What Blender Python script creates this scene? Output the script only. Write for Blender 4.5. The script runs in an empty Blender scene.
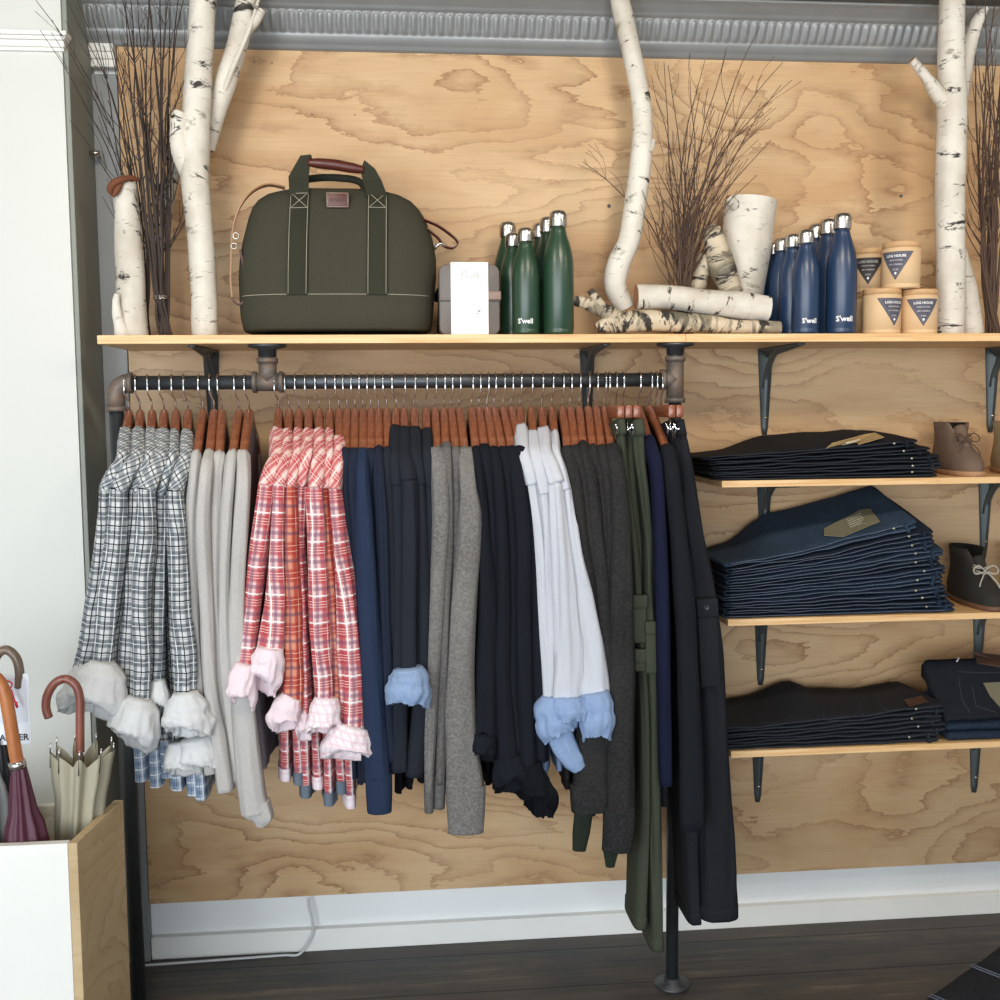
import bpy, bmesh, math, random
from mathutils import Vector, Matrix, noise
R = random.Random(7)
COL = bpy.context.scene.collection
# ---------------------------------------------------------------- camera
CAM = Vector((0.0, -2.9, 1.495))
FPX = 1080.0
yaw, pitch, roll = math.radians(5.4), math.radians(4.9), math.radians(0.5)
FWD = Vector((math.sin(yaw)*math.cos(pitch), math.cos(yaw)*math.cos(pitch), -math.sin(pitch)))
_r0 = Vector((math.cos(yaw), -math.sin(yaw), 0)); _u0 = _r0.cross(FWD)
RIGHT = _r0*math.cos(roll) - _u0*math.sin(roll)
UP = _u0*math.cos(roll) + _r0*math.sin(roll)
cd = bpy.data.cameras.new('camera'); co = bpy.data.objects.new('camera', cd); COL.objects.link(co)
m = Matrix.Identity(4)
for i in range(3):
    m[i][0] = RIGHT[i]; m[i][1] = UP[i]; m[i][2] = -FWD[i]; m[i][3] = CAM[i]
co.matrix_world = m
cd.sensor_fit = 'HORIZONTAL'; cd.sensor_width = 36; cd.lens = 36*FPX/1000; cd.clip_start = 0.05
bpy.context.scene.camera = co

def at(px, py, Y):
    """world point on the plane y=Y that is seen at a photo pixel"""
    d = FWD*FPX + RIGHT*(px-500) - UP*(py-500)
    return CAM + d*((Y-CAM.y)/d.y)
def proj(p):
    v = Vector(p)-CAM; z = v.dot(FWD)
    return 500+FPX*v.dot(RIGHT)/z, 500-FPX*v.dot(UP)/z
def mpp(Y): return (Y-CAM.y)/FPX
def X(px, py, Y): return at(px, py, Y).x
def Z(px, py, Y): return at(px, py, Y).z

# ---------------------------------------------------------------- object helpers
def tag(o, label=None, cat=None, group=None, kind=None):
    if label: o['label'] = label
    if cat: o['category'] = cat
    if group: o['group'] = group
    if kind: o['kind'] = kind
    return o
def thing(name, loc, label, cat, group=None, rz=0):
    o = bpy.data.objects.new(name, None); COL.objects.link(o); o.location = loc; o.rotation_euler = (0, 0, rz)
    o.empty_display_size = 0.05
    return tag(o, label, cat, group)
def root(o):
    while o.parent: o = o.parent
    return o
def mk(name, V, F, mat, parent=None, local=False, uv=None, smooth=True, label=None):
    V = [Vector(v) for v in V]
    if parent is None:
        if local: loc = Vector((0, 0, 0))
        else:
            mn = Vector([min(v[i] for v in V) for i in range(3)]); mx = Vector([max(v[i] for v in V) for i in range(3)])
            loc = Vector(((mn.x+mx.x)/2, (mn.y+mx.y)/2, mn.z))
    else:
        loc = Vector((0, 0, 0)) if local else Vector(root(parent).location)
    me = bpy.data.meshes.new(name)
    me.from_pydata([v-loc for v in V], [], F)
    if uv:
        l = me.uv_layers.new(name='UVMap'); k = 0
        for fi, f in enumerate(F):
            for vi in f: l.data[k].uv = uv[fi][f.index(vi)]; k += 1
    if smooth:
        for p in me.polygons: p.use_smooth = True
    me.materials.append(mat)
    o = bpy.data.objects.new(name, me); COL.objects.link(o)
    if parent: o.parent = parent
    else: o.location = loc
    if label: o['label'] = label
    return o
def copy_tree(o, parent=None):
    c = o.copy(); COL.objects.link(c)
    if parent: c.parent = parent
    for ch in o.children: copy_tree(ch, c)
    return c

class MB:
    """collects shapes for ONE mesh"""
    def __init__(s): s.V = []; s.F = []; s.U = []
    def add(s, V, F, U=None):
        n = len(s.V); s.V += [Vector(v) for v in V]; s.F += [[i+n for i in f] for f in F]
        s.U += U if U else [[(0, 0)]*len(f) for f in F]
        return s
    def box(s, x0, x1, y0, y1, z0, z1, bev=0.0):
        b = bmesh.new(); bmesh.ops.create_cube(b, size=1)
        for v in b.verts: v.co = Vector(((x0+x1)/2+v.co.x*(x1-x0), (y0+y1)/2+v.co.y*(y1-y0), (z0+z1)/2+v.co.z*(z1-z0)))
        if bev: bmesh.ops.bevel(b, geom=b.edges[:], offset=bev, segments=2, affect='EDGES', profile=0.5)
        b.verts.index_update()
        F = [[v.index for v in f.verts] for f in b.faces]; V = [v.co.copy() for v in b.verts]
        U = [[(V[i].x+V[i].y, V[i].z+V[i].y) for i in f] for f in F]
        b.free(); return s.add(V, F, U)
    def tube(s, pts, r, n=8, caps=True, sub=0):
        P = [Vector(p) for p in pts]
        rr = r if isinstance(r, (list, tuple)) else [r]*len(P)
        if sub: P, rr = crom(P, rr, sub)
        rings = []; prev = None; L = 0; vs = []
        for i, p in enumerate(P):
            t = (P[min(i+1, len(P)-1)]-P[max(i-1, 0)]).normalized()
            if prev is None:
                a = Vector((0, 1, 0)) if abs(t.y) < .9 else Vector((1, 0, 0))
                u = (a-t*a.dot(t)).normalized()
            else: u = (prev-t*prev.dot(t)).normalized()
            prev = u; w = t.cross(u)
            rings.append([p+(u*math.cos(2*math.pi*k/n)+w*math.sin(2*math.pi*k/n))*rr[i] for k in range(n)])
            if i: L += (P[i]-P[i-1]).length
            vs.append(L)
        V, F, U = ringmesh(rings, caps, vs); return s.add(V, F, U)
    def lathe(s, prof, c=(0, 0, 0), n=24, caps=True):
        c = Vector(c)
        rings = [[c+Vector((r*math.cos(2*math.pi*k/n), r*math.sin(2*math.pi*k/n), z)) for k in range(n)] for r, z in prof]
        V, F, U = ringmesh(rings, caps, [z for r, z in prof]); return s.add(V, F, U)
    def xf(s, M):
        s.V = [M @ v for v in s.V]; return s
    def build(s, name, mat, parent=None, local=False, smooth=True, label=None):
        return mk(name, s.V, s.F, mat, parent, local, s.U, smooth, label)

def crom(P, W, n):
    """Catmull-Rom resampling of points and an attached scalar/tuple list"""
    out = []; ow = []
    tup = isinstance(W[0], (tuple, list))
    for i in range(len(P)-1):
        p0, p1, p2, p3 = P[max(i-1, 0)], P[i], P[i+1], P[min(i+2, len(P)-1)]
        for k in range(n):
            t = k/n
            out.append(0.5*((2*p1)+(p2-p0)*t+(2*p0-5*p1+4*p2-p3)*t*t+(3*p1-p0-3*p2+p3)*t**3))
            e = t*t*(3-2*t)
            ow.append(tuple(a+(b-a)*e for a, b in zip(W[i], W[i+1])) if tup else W[i]+(W[i+1]-W[i])*e)
    out.append(P[-1].copy()); ow.append(W[-1])
    return out, ow
def ringmesh(rings, caps=True, vs=None, us=None):
    n = len(rings[0]); V = [p for r in rings for p in r]; F = []; U = []
    peri = []
    for r in rings:
        a = [0]
        for k in range(n): a.append(a[-1]+(r[(k+1) % n]-r[k]).length)
        peri.append(a)
    big = max(p[-1] for p in peri)
    if vs is None:
        vs = [0]
        for i in range(1, len(rings)): vs.append(vs[-1]+sum(((rings[i][k]-rings[i-1][k]).length for k in range(0, n, max(1, n//4))))/4)
    for i in range(len(rings)-1):
        for k in range(n):
            k2 = (k+1) % n
            F.append([i*n+k, i*n+k2, (i+1)*n+k2, (i+1)*n+k])
            U.append([(peri[i][k], vs[i]), (peri[i][k+1], vs[i]), (peri[i+1][k+1], vs[i+1]), (peri[i+1][k], vs[i+1])])
    if caps:
        F.append(list(range(n))[::-1]); U.append([(0, vs[0])]*n)
        F.append([(len(rings)-1)*n+k for k in range(n)]); U.append([(0, vs[-1])]*n)
    return V, F, U

# ---------------------------------------------------------------- materials
def lin(h):
    h = h.lstrip('#'); c = [int(h[i:i+2], 16)/255 for i in (0, 2, 4)]
    return tuple((x/12.92 if x <= .04045 else ((x+.055)/1.055)**2.4) for x in c)+(1,)
class Mat:
    def __init__(s, name, col='#808080', rough=.6, metal=0, spec=.5):
        s.m = bpy.data.materials.new(name); s.m.use_nodes = True; s.t = s.m.node_tree; s.t.nodes.clear()
        s.out = s.n('ShaderNodeOutputMaterial'); s.b = s.n('ShaderNodeBsdfPrincipled')
        s.t.links.new(s.b.outputs[0], s.out.inputs[0])
        s.b.inputs['Base Color'].default_value = lin(col); s.b.inputs['Roughness'].default_value = rough
        s.b.inputs['Metallic'].default_value = metal; s.b.inputs['Specular IOR Level'].default_value = spec
    def n(s, t, **k):
        x = s.t.nodes.new(t)
        for a, v in k.items(): setattr(x, a, v)
        return x
    def l(s, a, b): s.t.links.new(a, b)
    def coord(s, which='Object', scale=(1, 1, 1), rot=(0, 0, 0)):
        c = s.n('ShaderNodeTexCoord'); mp = s.n('ShaderNodeMapping'); mp.inputs['Scale'].default_value = scale
        mp.inputs['Rotation'].default_value = rot
        s.l(c.outputs[which], mp.inputs['Vector']); return mp.outputs[0]
    def noise(s, vec, scale=5, detail=3, rough=.5, dist=0):
        x = s.n('ShaderNodeTexNoise'); x.inputs['Scale'].default_value = scale; x.inputs['Detail'].default_value = detail
        x.inputs['Roughness'].default_value = rough; x.inputs['Distortion'].default_value = dist
        s.l(vec, x.inputs['Vector']); return x.outputs[0]
    def math(s, op, a, b=None, clamp=False):
        x = s.n('ShaderNodeMath', operation=op); x.use_clamp = clamp
        for i, v in enumerate((a, b)):
            if v is None: continue
            if isinstance(v, (int, float)): x.inputs[i].default_value = v
            else: s.l(v, x.inputs[i])
        return x.outputs[0]
    def ramp(s, f, stops, interp='LINEAR'):
        x = s.n('ShaderNodeValToRGB'); x.color_ramp.interpolation = interp
        e = x.color_ramp.elements
        while len(e) < len(stops): e.new(.5)
        for i, (p, c) in enumerate(stops):
            e[i].position = p; e[i].color = lin(c) if isinstance(c, str) else (c, c, c, 1)
        s.l(f, x.inputs[0]); return x.outputs[0]
    def mix(s, f, a, b, mode='MIX'):
        x = s.n('ShaderNodeMix', data_type='RGBA', blend_type=mode)
        for i, v in ((0, f), (6, a), (7, b)):
            if isinstance(v, (int, float)): x.inputs[i].default_value = v
            elif isinstance(v, str): x.inputs[i].default_value = lin(v)
            else: s.l(v, x.inputs[i])
        return x.outputs[2]
    def col(s, c): s.l(c, s.b.inputs['Base Color']); return s
    def bump(s, h, strength=.3, dist=.002):
        x = s.n('ShaderNodeBump'); x.inputs['Strength'].default_value = strength; x.inputs['Distance'].default_value = dist
        s.l(h, x.inputs['Height']); s.l(x.outputs[0], s.b.inputs['Normal']); return s

def plain(name, col, rough=.6, metal=0, var=.12, vs=8, bs=0, bscale=60, spec=.5):
    """plain material with slight procedural mottling and bump"""
    M = Mat(name, col, rough, metal, spec); c = M.coord()
    n = M.noise(c, vs, 4, .6)
    f = M.math('MULTIPLY_ADD', n, var*2); f.node.inputs[2].default_value = 1-var
    x = M.n('ShaderNodeMix', data_type='RGBA', blend_type='MULTIPLY'); x.inputs[0].default_value = 1
    x.inputs[6].default_value = lin(col); M.l(f, x.inputs[7]); M.col(x.outputs[2])
    if bs: M.bump(M.noise(c, bscale, 3), bs)
    return M.m

def plywood(name, light, mid, dark, seed=0.0):
    M = Mat(name, light, .55); c = M.coord('Object', (.55, 1, 1.7))
    off = M.n('ShaderNodeVectorMath', operation='ADD'); off.inputs[1].default_value = (seed, seed*1.7, seed*.6); M.l(c, off.inputs[0]); c = off.outputs[0]
    small = M.noise(c, 9, 5, .65)
    big = M.noise(c, 1.35, 2, .5, .35)
    v = M.math('ADD', M.math('MULTIPLY', big, 20.0), M.math('MULTIPLY', small, 2.3))
    fr = M.math('FRACT', v)
    lines = M.ramp(fr, [(0, 0), (.55, .1), (.86, .55), (.93, 1.0), (.965, 1.0), (1, 0)])
    blot = M.ramp(M.noise(c, 2.6, 3, .6, .4), [(.40, 0), (.60, 1)])
    a = M.mix(blot, light, mid)
    fac = M.math('MULTIPLY', lines, M.ramp(M.noise(c, 3.1, 2), [(.35, .25), (.65, .95)]))
    a = M.mix(fac, a, dark)
    fine = M.noise(M.coord('Object', (3, 30, 160)), 3, 3)
    a = M.mix(M.ramp(fine, [(.45, 0), (.75, .22)]), a, dark)
    M.col(a); M.bump(fine, .12, .001)
    return M.m

def board_mat():
    M = Mat('pine_board', '#dcb583', .45); c = M.coord('Object', (1.2, 14, 30))
    n = M.noise(c, 2.2, 4, .6, .6)
    a = M.ramp(n, [(.25, '#c08f58'), (.45, '#e0b47c'), (.62, '#ecc895'), (.8, '#d9a468')])
    k = M.noise(M.coord('Object', (3.2, 6, 9)), 2.3, 1)
    a = M.mix(M.ramp(k, [(.72, 0), (.75, .75)]), a, '#9a5c3a')
    M.col(a); M.bump(n, .1, .001); return M.m

def birch_mat(name='birch_bark', base='#e2ddd2', dirt='#b3a58f', amount=0.0):
    M = Mat(name, base, .65); uv = M.coord('UV', (1, 1, 1))
    c1 = M.coord('UV', (20, 150, 1)); n1 = M.noise(c1, 1, 3, .6)
    a = M.mix(M.ramp(M.noise(M.coord('UV', (7, 5, 1)), 1, 4, .6), [(.4, 0), (.75, .8)]), base, dirt)
    a = M.mix(M.ramp(n1, [(.66-amount*.3, 0), (.74-amount*.3, .7)]), a, '#6a5c4c')
    c2 = M.coord('UV', (11, 30, 1)); n2 = M.noise(c2, 1, 5, .7, .5)
    a = M.mix(M.ramp(n2, [(.66-amount, 0), (.71-amount, 1)]), a, '#2f2a25')
    c3 = M.coord('UV', (7, 14, 1)); n3 = M.noise(c3, 1, 4, .7, .3)
    a = M.mix(M.ramp(n3, [(.68-amount, 0), (.74-amount, .75)]), a, '#77705c')
    M.col(a); M.bump(n2, .5, .004); return M.m

def plaid(name, base, stripes, rough=.85, rot=0.0):
    """woven plaid; stripes = (axis, period m, centre 0-1, width 0-1, colour, strength) in UV metres"""
    M = Mat(name, base, rough, 0, .2); c = M.coord('UV', (1, 1, 1), (0, 0, rot))
    sx = M.n('ShaderNodeSeparateXYZ'); M.l(c, sx.inputs[0]); cur = base
    for ax, per, cen, wd, col, st in stripes:
        t = M.math('FRACT', M.math('ADD', M.math('DIVIDE', sx.outputs[ax], per), 10-cen+.5))
        d = M.math('ABSOLUTE', M.math('SUBTRACT', t, .5))
        mask = M.math('MULTIPLY', M.ramp(M.math('DIVIDE', d, wd/2), [(.75, 1), (1.0, 0)]), st)
        cur = M.mix(mask, cur, col)
    M.col(cur); M.bump(M.noise(M.coord('Object'), 45, 3), .35, .004); return M.m

def knit(name, col, col2, speck=.5, rough=.9, fs=220):
    """heathered knit or woven cotton"""
    M = Mat(name, col, rough, 0, .15); c = M.coord()
    n = M.noise(c, fs, 2, .7); f = M.ramp(n, [(.5-.16, 0), (.5+.22, 1)])
    a = M.mix(M.math('MULTIPLY', f, speck), col, col2)
    b = M.noise(c, 5, 2)
    a = M.mix(M.ramp(b, [(.35, 0), (.7, .25)]), a, col2)
    M.col(a); M.bump(M.noise(c, 60, 3), .25, .003); return M.m

def denim(name, col, col2):
    M = Mat(name, col, .85, 0, .2); c = M.coord('Object', (1, 1, 1))
    n = M.noise(c, 300, 2, .7); big = M.noise(c, 9, 4, .6)
    a = M.mix(M.ramp(n, [(.4, 0), (.68, .8)]), col, col2)
    a = M.mix(M.ramp(big, [(.5, 0), (.8, .5)]), a, col2)
    M.col(a); M.bump(M.noise(c, 90, 3), .3, .003); return M.m

WHITE_WALL = plain('white_wall_paint', '#e6e8e6', .6, 0, .03, 3, .1, 40)
WHITE_TRIM = plain('white_trim_paint', '#ecebe4', .5, 0, .04, 5, .1, 30)
GREY_TRIM = plain('grey_trim_paint', '#8d908f', .6, 0, .08, 4, .1, 30)
SHADE_TRIM = plain('shaded_olive_return', '#888c83', .6, 0, .1, 5, .1, 30)  # olive-grey, with the shade on the pillar's side put into the colour
TIN = plain('pressed_tin', '#8c8f8f', .45, .3, .14, 14, .25, 60)
PLY = plywood('plywood_sheet', '#ceae84', '#c09a6d', '#936b45')
PLY2 = plywood('pale_birch_plywood', '#ddd6c4', '#d4cbb6', '#c4b899', 3.1)
PLY3 = plywood('raw_plywood_side', '#c3ab83', '#b59b72', '#9b8058', 5.3)
BOARD = board_mat()
IRON = plain('black_iron_pipe', '#505457', .42, .75, .2, 25, .2, 200)
def rust():
    M = Mat('rusty_pipe_fitting', '#6b625a', .6, .45); c = M.coord()
    a = M.ramp(M.noise(c, 28, 5, .7), [(.35, '#5a5753'), (.52, '#75695f'), (.68, '#80624d'), (.8, '#5a4a3f')])
    M.col(a); M.bump(M.noise(c, 120, 3), .3); return M.m
RUST = rust()
CASTM = plain('grey_cast_bracket', '#555c5c', .45, .5, .12, 20, .1, 100)
CHROME = plain('chrome', '#e8e8e8', .16, 1, .03, 20)
STEEL = plain('brushed_steel', '#c9c4bd', .27, 1, .05, 20)
def hanger_wood():
    M = Mat('cherry_stained_wood', '#a4532f', .3); n = M.noise(M.coord('Object', (60, 4, 60)), 2, 4, .6, .5)
    M.col(M.ramp(n, [(.3, '#73402b'), (.5, '#8d5236'), (.75, '#a76c49')])); M.b.inputs['Coat Weight'].default_value = .5
    M.b.inputs['Coat Roughness'].default_value = .2; return M.m
HWOOD = hanger_wood()
CUTWOOD = plain('cut_wood_end', '#9c6c48', .8, 0, .25, 60, .3, 120)
BIRCH = birch_mat('birch_bark', '#dcd7cb', '#a89b87', .07); BIRCH2 = birch_mat('lichen_birch_bark', '#cfc0a6', '#877a60', .15)
TWIG = plain('dark_twig_bark', '#372b25', .75, 0, .25, 20); TWIG2 = plain('brown_twig_bark', '#513c2f', .75, 0, .25, 20)
# ================================================================ the room
def struct(o): o['kind'] = 'structure'; return o
YW = 0.03                                   # face of the back wall; plywood face is at y = 0
XL, XR, YF, ZC = -2.3, 4.2, -6.2, CAM.z+1.038
PILX = X(77, 400, -0.20)                    # right edge of the white wall pillar
PX0 = X(130, 400, 0.0)                      # left edge of the plywood
struct(MB().box(XL, XR, YW, YW+.1, 0, ZC+.1).build('wall_back', WHITE_WALL, smooth=False))
struct(MB().box(XL-.1, XL, YF, YW+.1, 0, ZC+.1).build('wall_left', WHITE_WALL, smooth=False))
struct(MB().box(XR, XR+.1, YF, YW+.1, 0, ZC+.1).build('wall_right', WHITE_WALL, smooth=False))
def tin_ceiling():
    M = Mat('dark_tin_ceiling', '#60625f', .5, .4); c = M.coord('Object', (1, 1, 1))
    n = M.noise(M.coord('Object', (10, 45, 1)), 1, 4, .6)
    M.col(M.ramp(n, [(.3, '#3f413f'), (.7, '#7a7c79')])); M.bump(n, .6, .01); return M.m
struct(MB().box(XL, XR, YF, YW+.1, ZC, ZC+.08).build('ceiling', tin_ceiling(), smooth=False))
def floor_mat():
    M = Mat('dark_worn_floorboards', '#35322f', .55)
    sx = M.n('ShaderNodeSeparateXYZ'); M.l(M.coord('Object', (1, 1, 1)), sx.inputs[0])
    row = M.math('DIVIDE', sx.outputs[1], .19); fr = M.math('FRACT', M.math('ADD', row, 50.35))
    gap = M.ramp(fr, [(0, 1), (.025, 0), (.975, 0), (1, 1)])
    rid = M.math('FLOOR', M.math('ADD', row, 50.35))
    cmb = M.n('ShaderNodeCombineXYZ'); M.l(sx.outputs[0], cmb.inputs[0]); M.l(M.math('MULTIPLY', sx.outputs[1], 18), cmb.inputs[1]); M.l(M.math('MULTIPLY', rid, 3.7), cmb.inputs[2])
    n = M.math('ADD', M.math('MULTIPLY', M.noise(cmb.outputs[0], 2.2, 7, .7), .55), M.math('MULTIPLY', M.noise(M.coord('Object', (2.2, 5, 1)), 1.6, 4, .6), .45))
    a = M.ramp(n, [(.30, '#1f2224'), (.44, '#38393a'), (.56, '#57524b'), (.66, '#877867'), (.78, '#5d5044')])
    rs = M.math('FRACT', M.math('MULTIPLY', rid, .618))
    a = M.mix(M.math('MULTIPLY', rs, .45), a, '#4d4036')
    a = M.mix(gap, a, '#0e0d0c'); M.col(a)
    M.l(M.ramp(n, [(.3, .42), (.8, .75)]), M.b.inputs['Roughness'])
    M.bump(M.math('SUBTRACT', n, gap), .35, .003); return M.m
struct(MB().box(XL, XR, YF, YW+.1, -.05, 0).build('floor', floor_mat(), smooth=False))
# pillar wall standing forward on the left, white face; its return's shade is in the olive-grey colour
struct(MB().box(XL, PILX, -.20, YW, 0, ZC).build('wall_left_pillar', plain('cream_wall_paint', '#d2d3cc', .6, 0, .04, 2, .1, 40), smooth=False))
struct(MB().box(PILX+.0005, PILX+.012, -.195, YW, 0, ZC, .002).build('trim_1', SHADE_TRIM, smooth=False))
struct(MB().box(PILX+.012, PX0-.002, -.002, YW, 0, Z(100, 74, 0), .002).build('trim_2', GREY_TRIM, smooth=False))
b = MB(); zt = Z(110, 60, 0)
for k, (dz, dy) in enumerate(((0, .010), (.018, .018), (.034, .026))): b.box(PILX+.013, PX0-.003, -dy, YW, zt-.02+dz, zt+dz, .003)
struct(b.build('trim_3', WHITE_TRIM, smooth=False))
# crown on the white pillar
zc = Z(40, 52, -.2); b = MB()
for dz, h, dy in ((0, .008, .010), (.008, .014, .016), (.022, .008, .024), (.030, .010, .032)): b.box(XL, PILX+dy*.6, -.2-dy, -.19, zc+dz, zc+dz+h, .002)
struct(b.build('trim_4', WHITE_TRIM, smooth=False))
# pressed-tin crown with a fluted band
def crown():
    zb = Z(400, 53, 0); prof = [(.028, 0, 0), (-.004, 0, 0), (-.012, .006, 0), (-.013, .012, 0), (-.018, .016, 0), (-.024, .026, 0), (-.028, .034, 0), (-.029, .038, 0)]
    nb = 12
    for i in range(nb+1): prof.append((-.029-.026*(i/nb), .040+.056*(i/nb), (1-abs(2*i/nb-1)**3.0)**.5))
    prof += [(-.058, .100, 0), (-.066, .101, 0), (-.067, .106, 0), (-.074, .112, 0), (-.086, .124, 0), (-.094, .132, 0), (-.100, .133, 0), (-.102, .14, 0), (.028, .14, 0)]
    top = ZC-zb; sc = top/.14; x0, x1 = PILX, 3.2; st = .0038; n = int((x1-x0)/st); V = []; F = []; k = len(prof)
    for i in range(n+1):
        x = x0+i*st; ph = (x/.0235) % 1; f = max(0, 1-abs(ph-.5)/.36)**.5 if abs(ph-.5) < .36 else 0
        for y, z, w in prof:
            V.append((x, y-.0085*w*f, zb+z*sc))
    for i in range(n):
        for j in range(k-1): F.append([i*k+j, i*k+j+1, (i+1)*k+j+1, (i+1)*k+j])
    return mk('trim_5', V, F, TIN)
struct(crown())
# skirting and its cap
b = MB().box(PX0, XR, .008, YW, 0, .062, .002)
struct(b.build('baseboard_back', WHITE_TRIM, smooth=False))
# front of the shop: glass shopfront frame far behind the camera
b = MB()
b.box(XL, XR, YF-.1, YF, 0, .35).box(XL, XR, YF-.1, YF, 2.42, ZC)
for x in (XL, -.7, 1.6, XR-.12): b.box(x, x+.12, YF-.1, YF, .35, 2.42)
struct(b.build('wall_front', GREY_TRIM, smooth=False))

# plywood panel
zb = Z(400, 891.5, 0); pt = Z(400, 53, 0)+.02
o = MB().box(PX0, 3.0, 0, YW-.002, zb, pt, .001).build('plywood_panel', PLY, smooth=False)
tag(o, 'large pine plywood sheet covering the back wall behind rack and shelves', 'wall panel')
for px, py, r in ((609, 206, .005), (901, 196, .0045), (254, 53+9, .002), (272, 63, .002), (595, 77, .002), (312, 114, .0018), (355, 115, .0018)):
    c = at(px, py, -.0006)
    b = MB().lathe([(r*.2, -.001), (r, 0), (r*.9, .001), (r*.3, .0012)], n=14)
    b.xf(Matrix.Translation(c) @ Matrix.Rotation(math.pi/2, 4, 'X'))
    q = b.build('screw_head', IRON); 
    l = {609: 'dark bolt hole cover in plywood left of curved birch trunk', 901: 'dark bolt head in plywood left of tall right birch trunk', 254: 'small dark screw head by top edge of plywood, just right of left birch fork', 272: 'small dark screw near the plywood top edge, second from the left birch', 595: 'small dark screw in plywood left of the curved birch trunk top', 312: 'small dark screw in plywood high above the duffel bag, left one', 355: 'small dark screw in plywood high above the duffel bag, right one'}[px]
    tag(q, l, 'screw', 'screws in the plywood')
# little grey pegs on the left trim
for py, l in ((155, 'small grey peg on dark trim beside the upper twigs'), (440, 'small grey peg on dark trim beside the first plaid shirt')):
    c = at(97, py, -.03); b = MB().tube([c+Vector((0, .028, 0)), c+Vector((-.002, -.02, 0))], [.004, .004], 10).tube([c+Vector((-.012, -.02, 0)), c+Vector((.012, -.02, 0))], .0065, 10)
    tag(b.build('wall_peg', STEEL), l, 'peg', 'wall pegs')
# cord hanging from under the panel
pts = [at(309, 898, 0), at(309, 906, -.006), at(313, 925, -.008), at(311, 938, -.008)]
for px in (300, 285, 262, 235, 205, 178, 158, 142): 
    p = at(px, 950+(300-px)*.09, 0); pts.append(Vector((p.x, -.012-(300-px)*.0001, .005)))
b = MB().tube(pts, .0035, 8, sub=6)
tag(b.build('power_cord', plain('pale_cable', '#c9ccca', .5)), 'pale grey cord dropping from the plywood and running along the floor', 'cord')

# ================================================================ shelves
SF = -0.31
zs = Z(400, 334.5, SF); TH = .020                       # top of the long upper shelf
SX0 = X(97, 338, SF); seamx = X(686, 338, SF)
SHELF_Z = zs
def plank(name, x0, x1, z1, th, y0, y1, label, seam=None):
    b = MB().box(x0, x1, y0, y1, z1-th, z1, .0012)
    o = b.build(name, BOARD, smooth=False); return tag(o, label, 'shelf')
plank('shelf_board', SX0, seamx-.0004, zs, TH, SF, -.001, 'long pine shelf board over the clothes rack, holding bag and green bottles')
plank('shelf_board', seamx+.0004, 2.6, zs, TH, SF, -.001, 'right-hand pine shelf board at the top, holding blue bottles and candles')
LOW = []
for pl, pr, px0, l in ((481.5, 476.2, 722, 'narrow pine shelf under the thin jeans pile and tan boots'), (619.5, 612.5, 728, 'pine shelf under the tall jeans pile and dark boots'), (754.5, 738.5, 731, 'lowest pine shelf with black folded jeans')):
    z1 = Z(px0, pl, SF); x0 = X(px0, pl, SF)
    z2 = Z(1000, pr, SF); z1 = (z1+z2)/2
    plank('shelf_board', x0, 2.6, z1, .0165, SF, -.001, l); LOW.append((z1, x0))

# ---- cast shelf brackets
def bracket(px, ztop, h, Ylen, label):
    x = X(px, 408-(ztop-CAM.z)*372, 0)
    t = thing('shelf_bracket', (x, 0, ztop-h), label, 'bracket', 'grey cast shelf brackets')
    z0 = ztop
    # wall leg: tapering ribbed bar
    b = MB()
    n = 12; W = .021; w = .0085; rings = []
    for i in range(n+1):
        s = i/n; zz = z0-.004-(h-.004)*s; ww = W+(w-W)*min(1, s*1.0); 
        if i == n: ww *= .7
        d = .020*(1-s)+.007
        rings.append([(x-ww, -.001, zz), (x-ww, -.005, zz), (x-ww*.55, -.006, zz), (x-ww*.28, -d, zz), (x+ww*.28, -d, zz), (x+ww*.55, -.006, zz), (x+ww, -.005, zz), (x+ww, -.001, zz)])
    rings = [[Vector(p) for p in r] for r in rings]
    V, F, U = ringmesh(rings); b.add(V, F, U); b.build('wall_leg', CASTM, t)
    b = MB(); rings = []
    for i in range(n+1):
        s = i/n; yy = -.001-Ylen*s; ww = W+(w-W)*s; d = .020*(1-s)+.007
        rings.append([(x-ww, yy, z0-.0005), (x-ww, yy, z0-.005), (x-ww*.55, yy, z0-.006), (x-ww*.28, yy, z0-d), (x+ww*.28, yy, z0-d), (x+ww*.55, yy, z0-.006), (x+ww, yy, z0-.005), (x+ww, yy, z0-.0005)])
    rings = [[Vector(p) for p in r] for r in rings]
    V, F, U = ringmesh(rings); b.add(V, F, U); b.build('shelf_arm', CASTM, t)
    # curved brace in the corner
    b = MB(); pts = [Vector((x, -.075*math.cos(a)**1.0-.004, z0-.010-.075*math.sin(a))) for a in [k*math.pi/16 for k in range(9)]]
    pts = [Vector((x, -.10*(1-k/8)**1.6-.006, z0-.008-.10*(k/8)**1.6)) for k in range(9)]
    b.tube(pts, [.009]*9, 8); b.build('corner_brace', CASTM, t)
    for q in (.28, .8):
        b = MB(); b.add(*MB_s(Vector((x, -.007-.02*(1-q), z0-h*q)), .004)); b.build('bolt', STEEL, t)
def MB_s(c, r):
    b = MB().lathe([(r*.3, -.002), (r, -.001), (r, .001), (r*.5, .003)], n=12); b.xf(Matrix.Translation(c) @ Matrix.Rotation(math.pi/2, 4, 'X')); return b.V, b.F, b.U
UZ = zs-TH
for px, l in ((211, 'grey cast bracket under the long shelf, behind the grey sweaters'), (587, 'grey cast bracket under the long shelf, behind the charcoal cardigans'), (765, 'grey cast bracket under the top shelf above the thin jeans pile'), (992, 'grey cast bracket under the top shelf at the right edge')):
    bracket(px, UZ, .235, .27, l)
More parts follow.
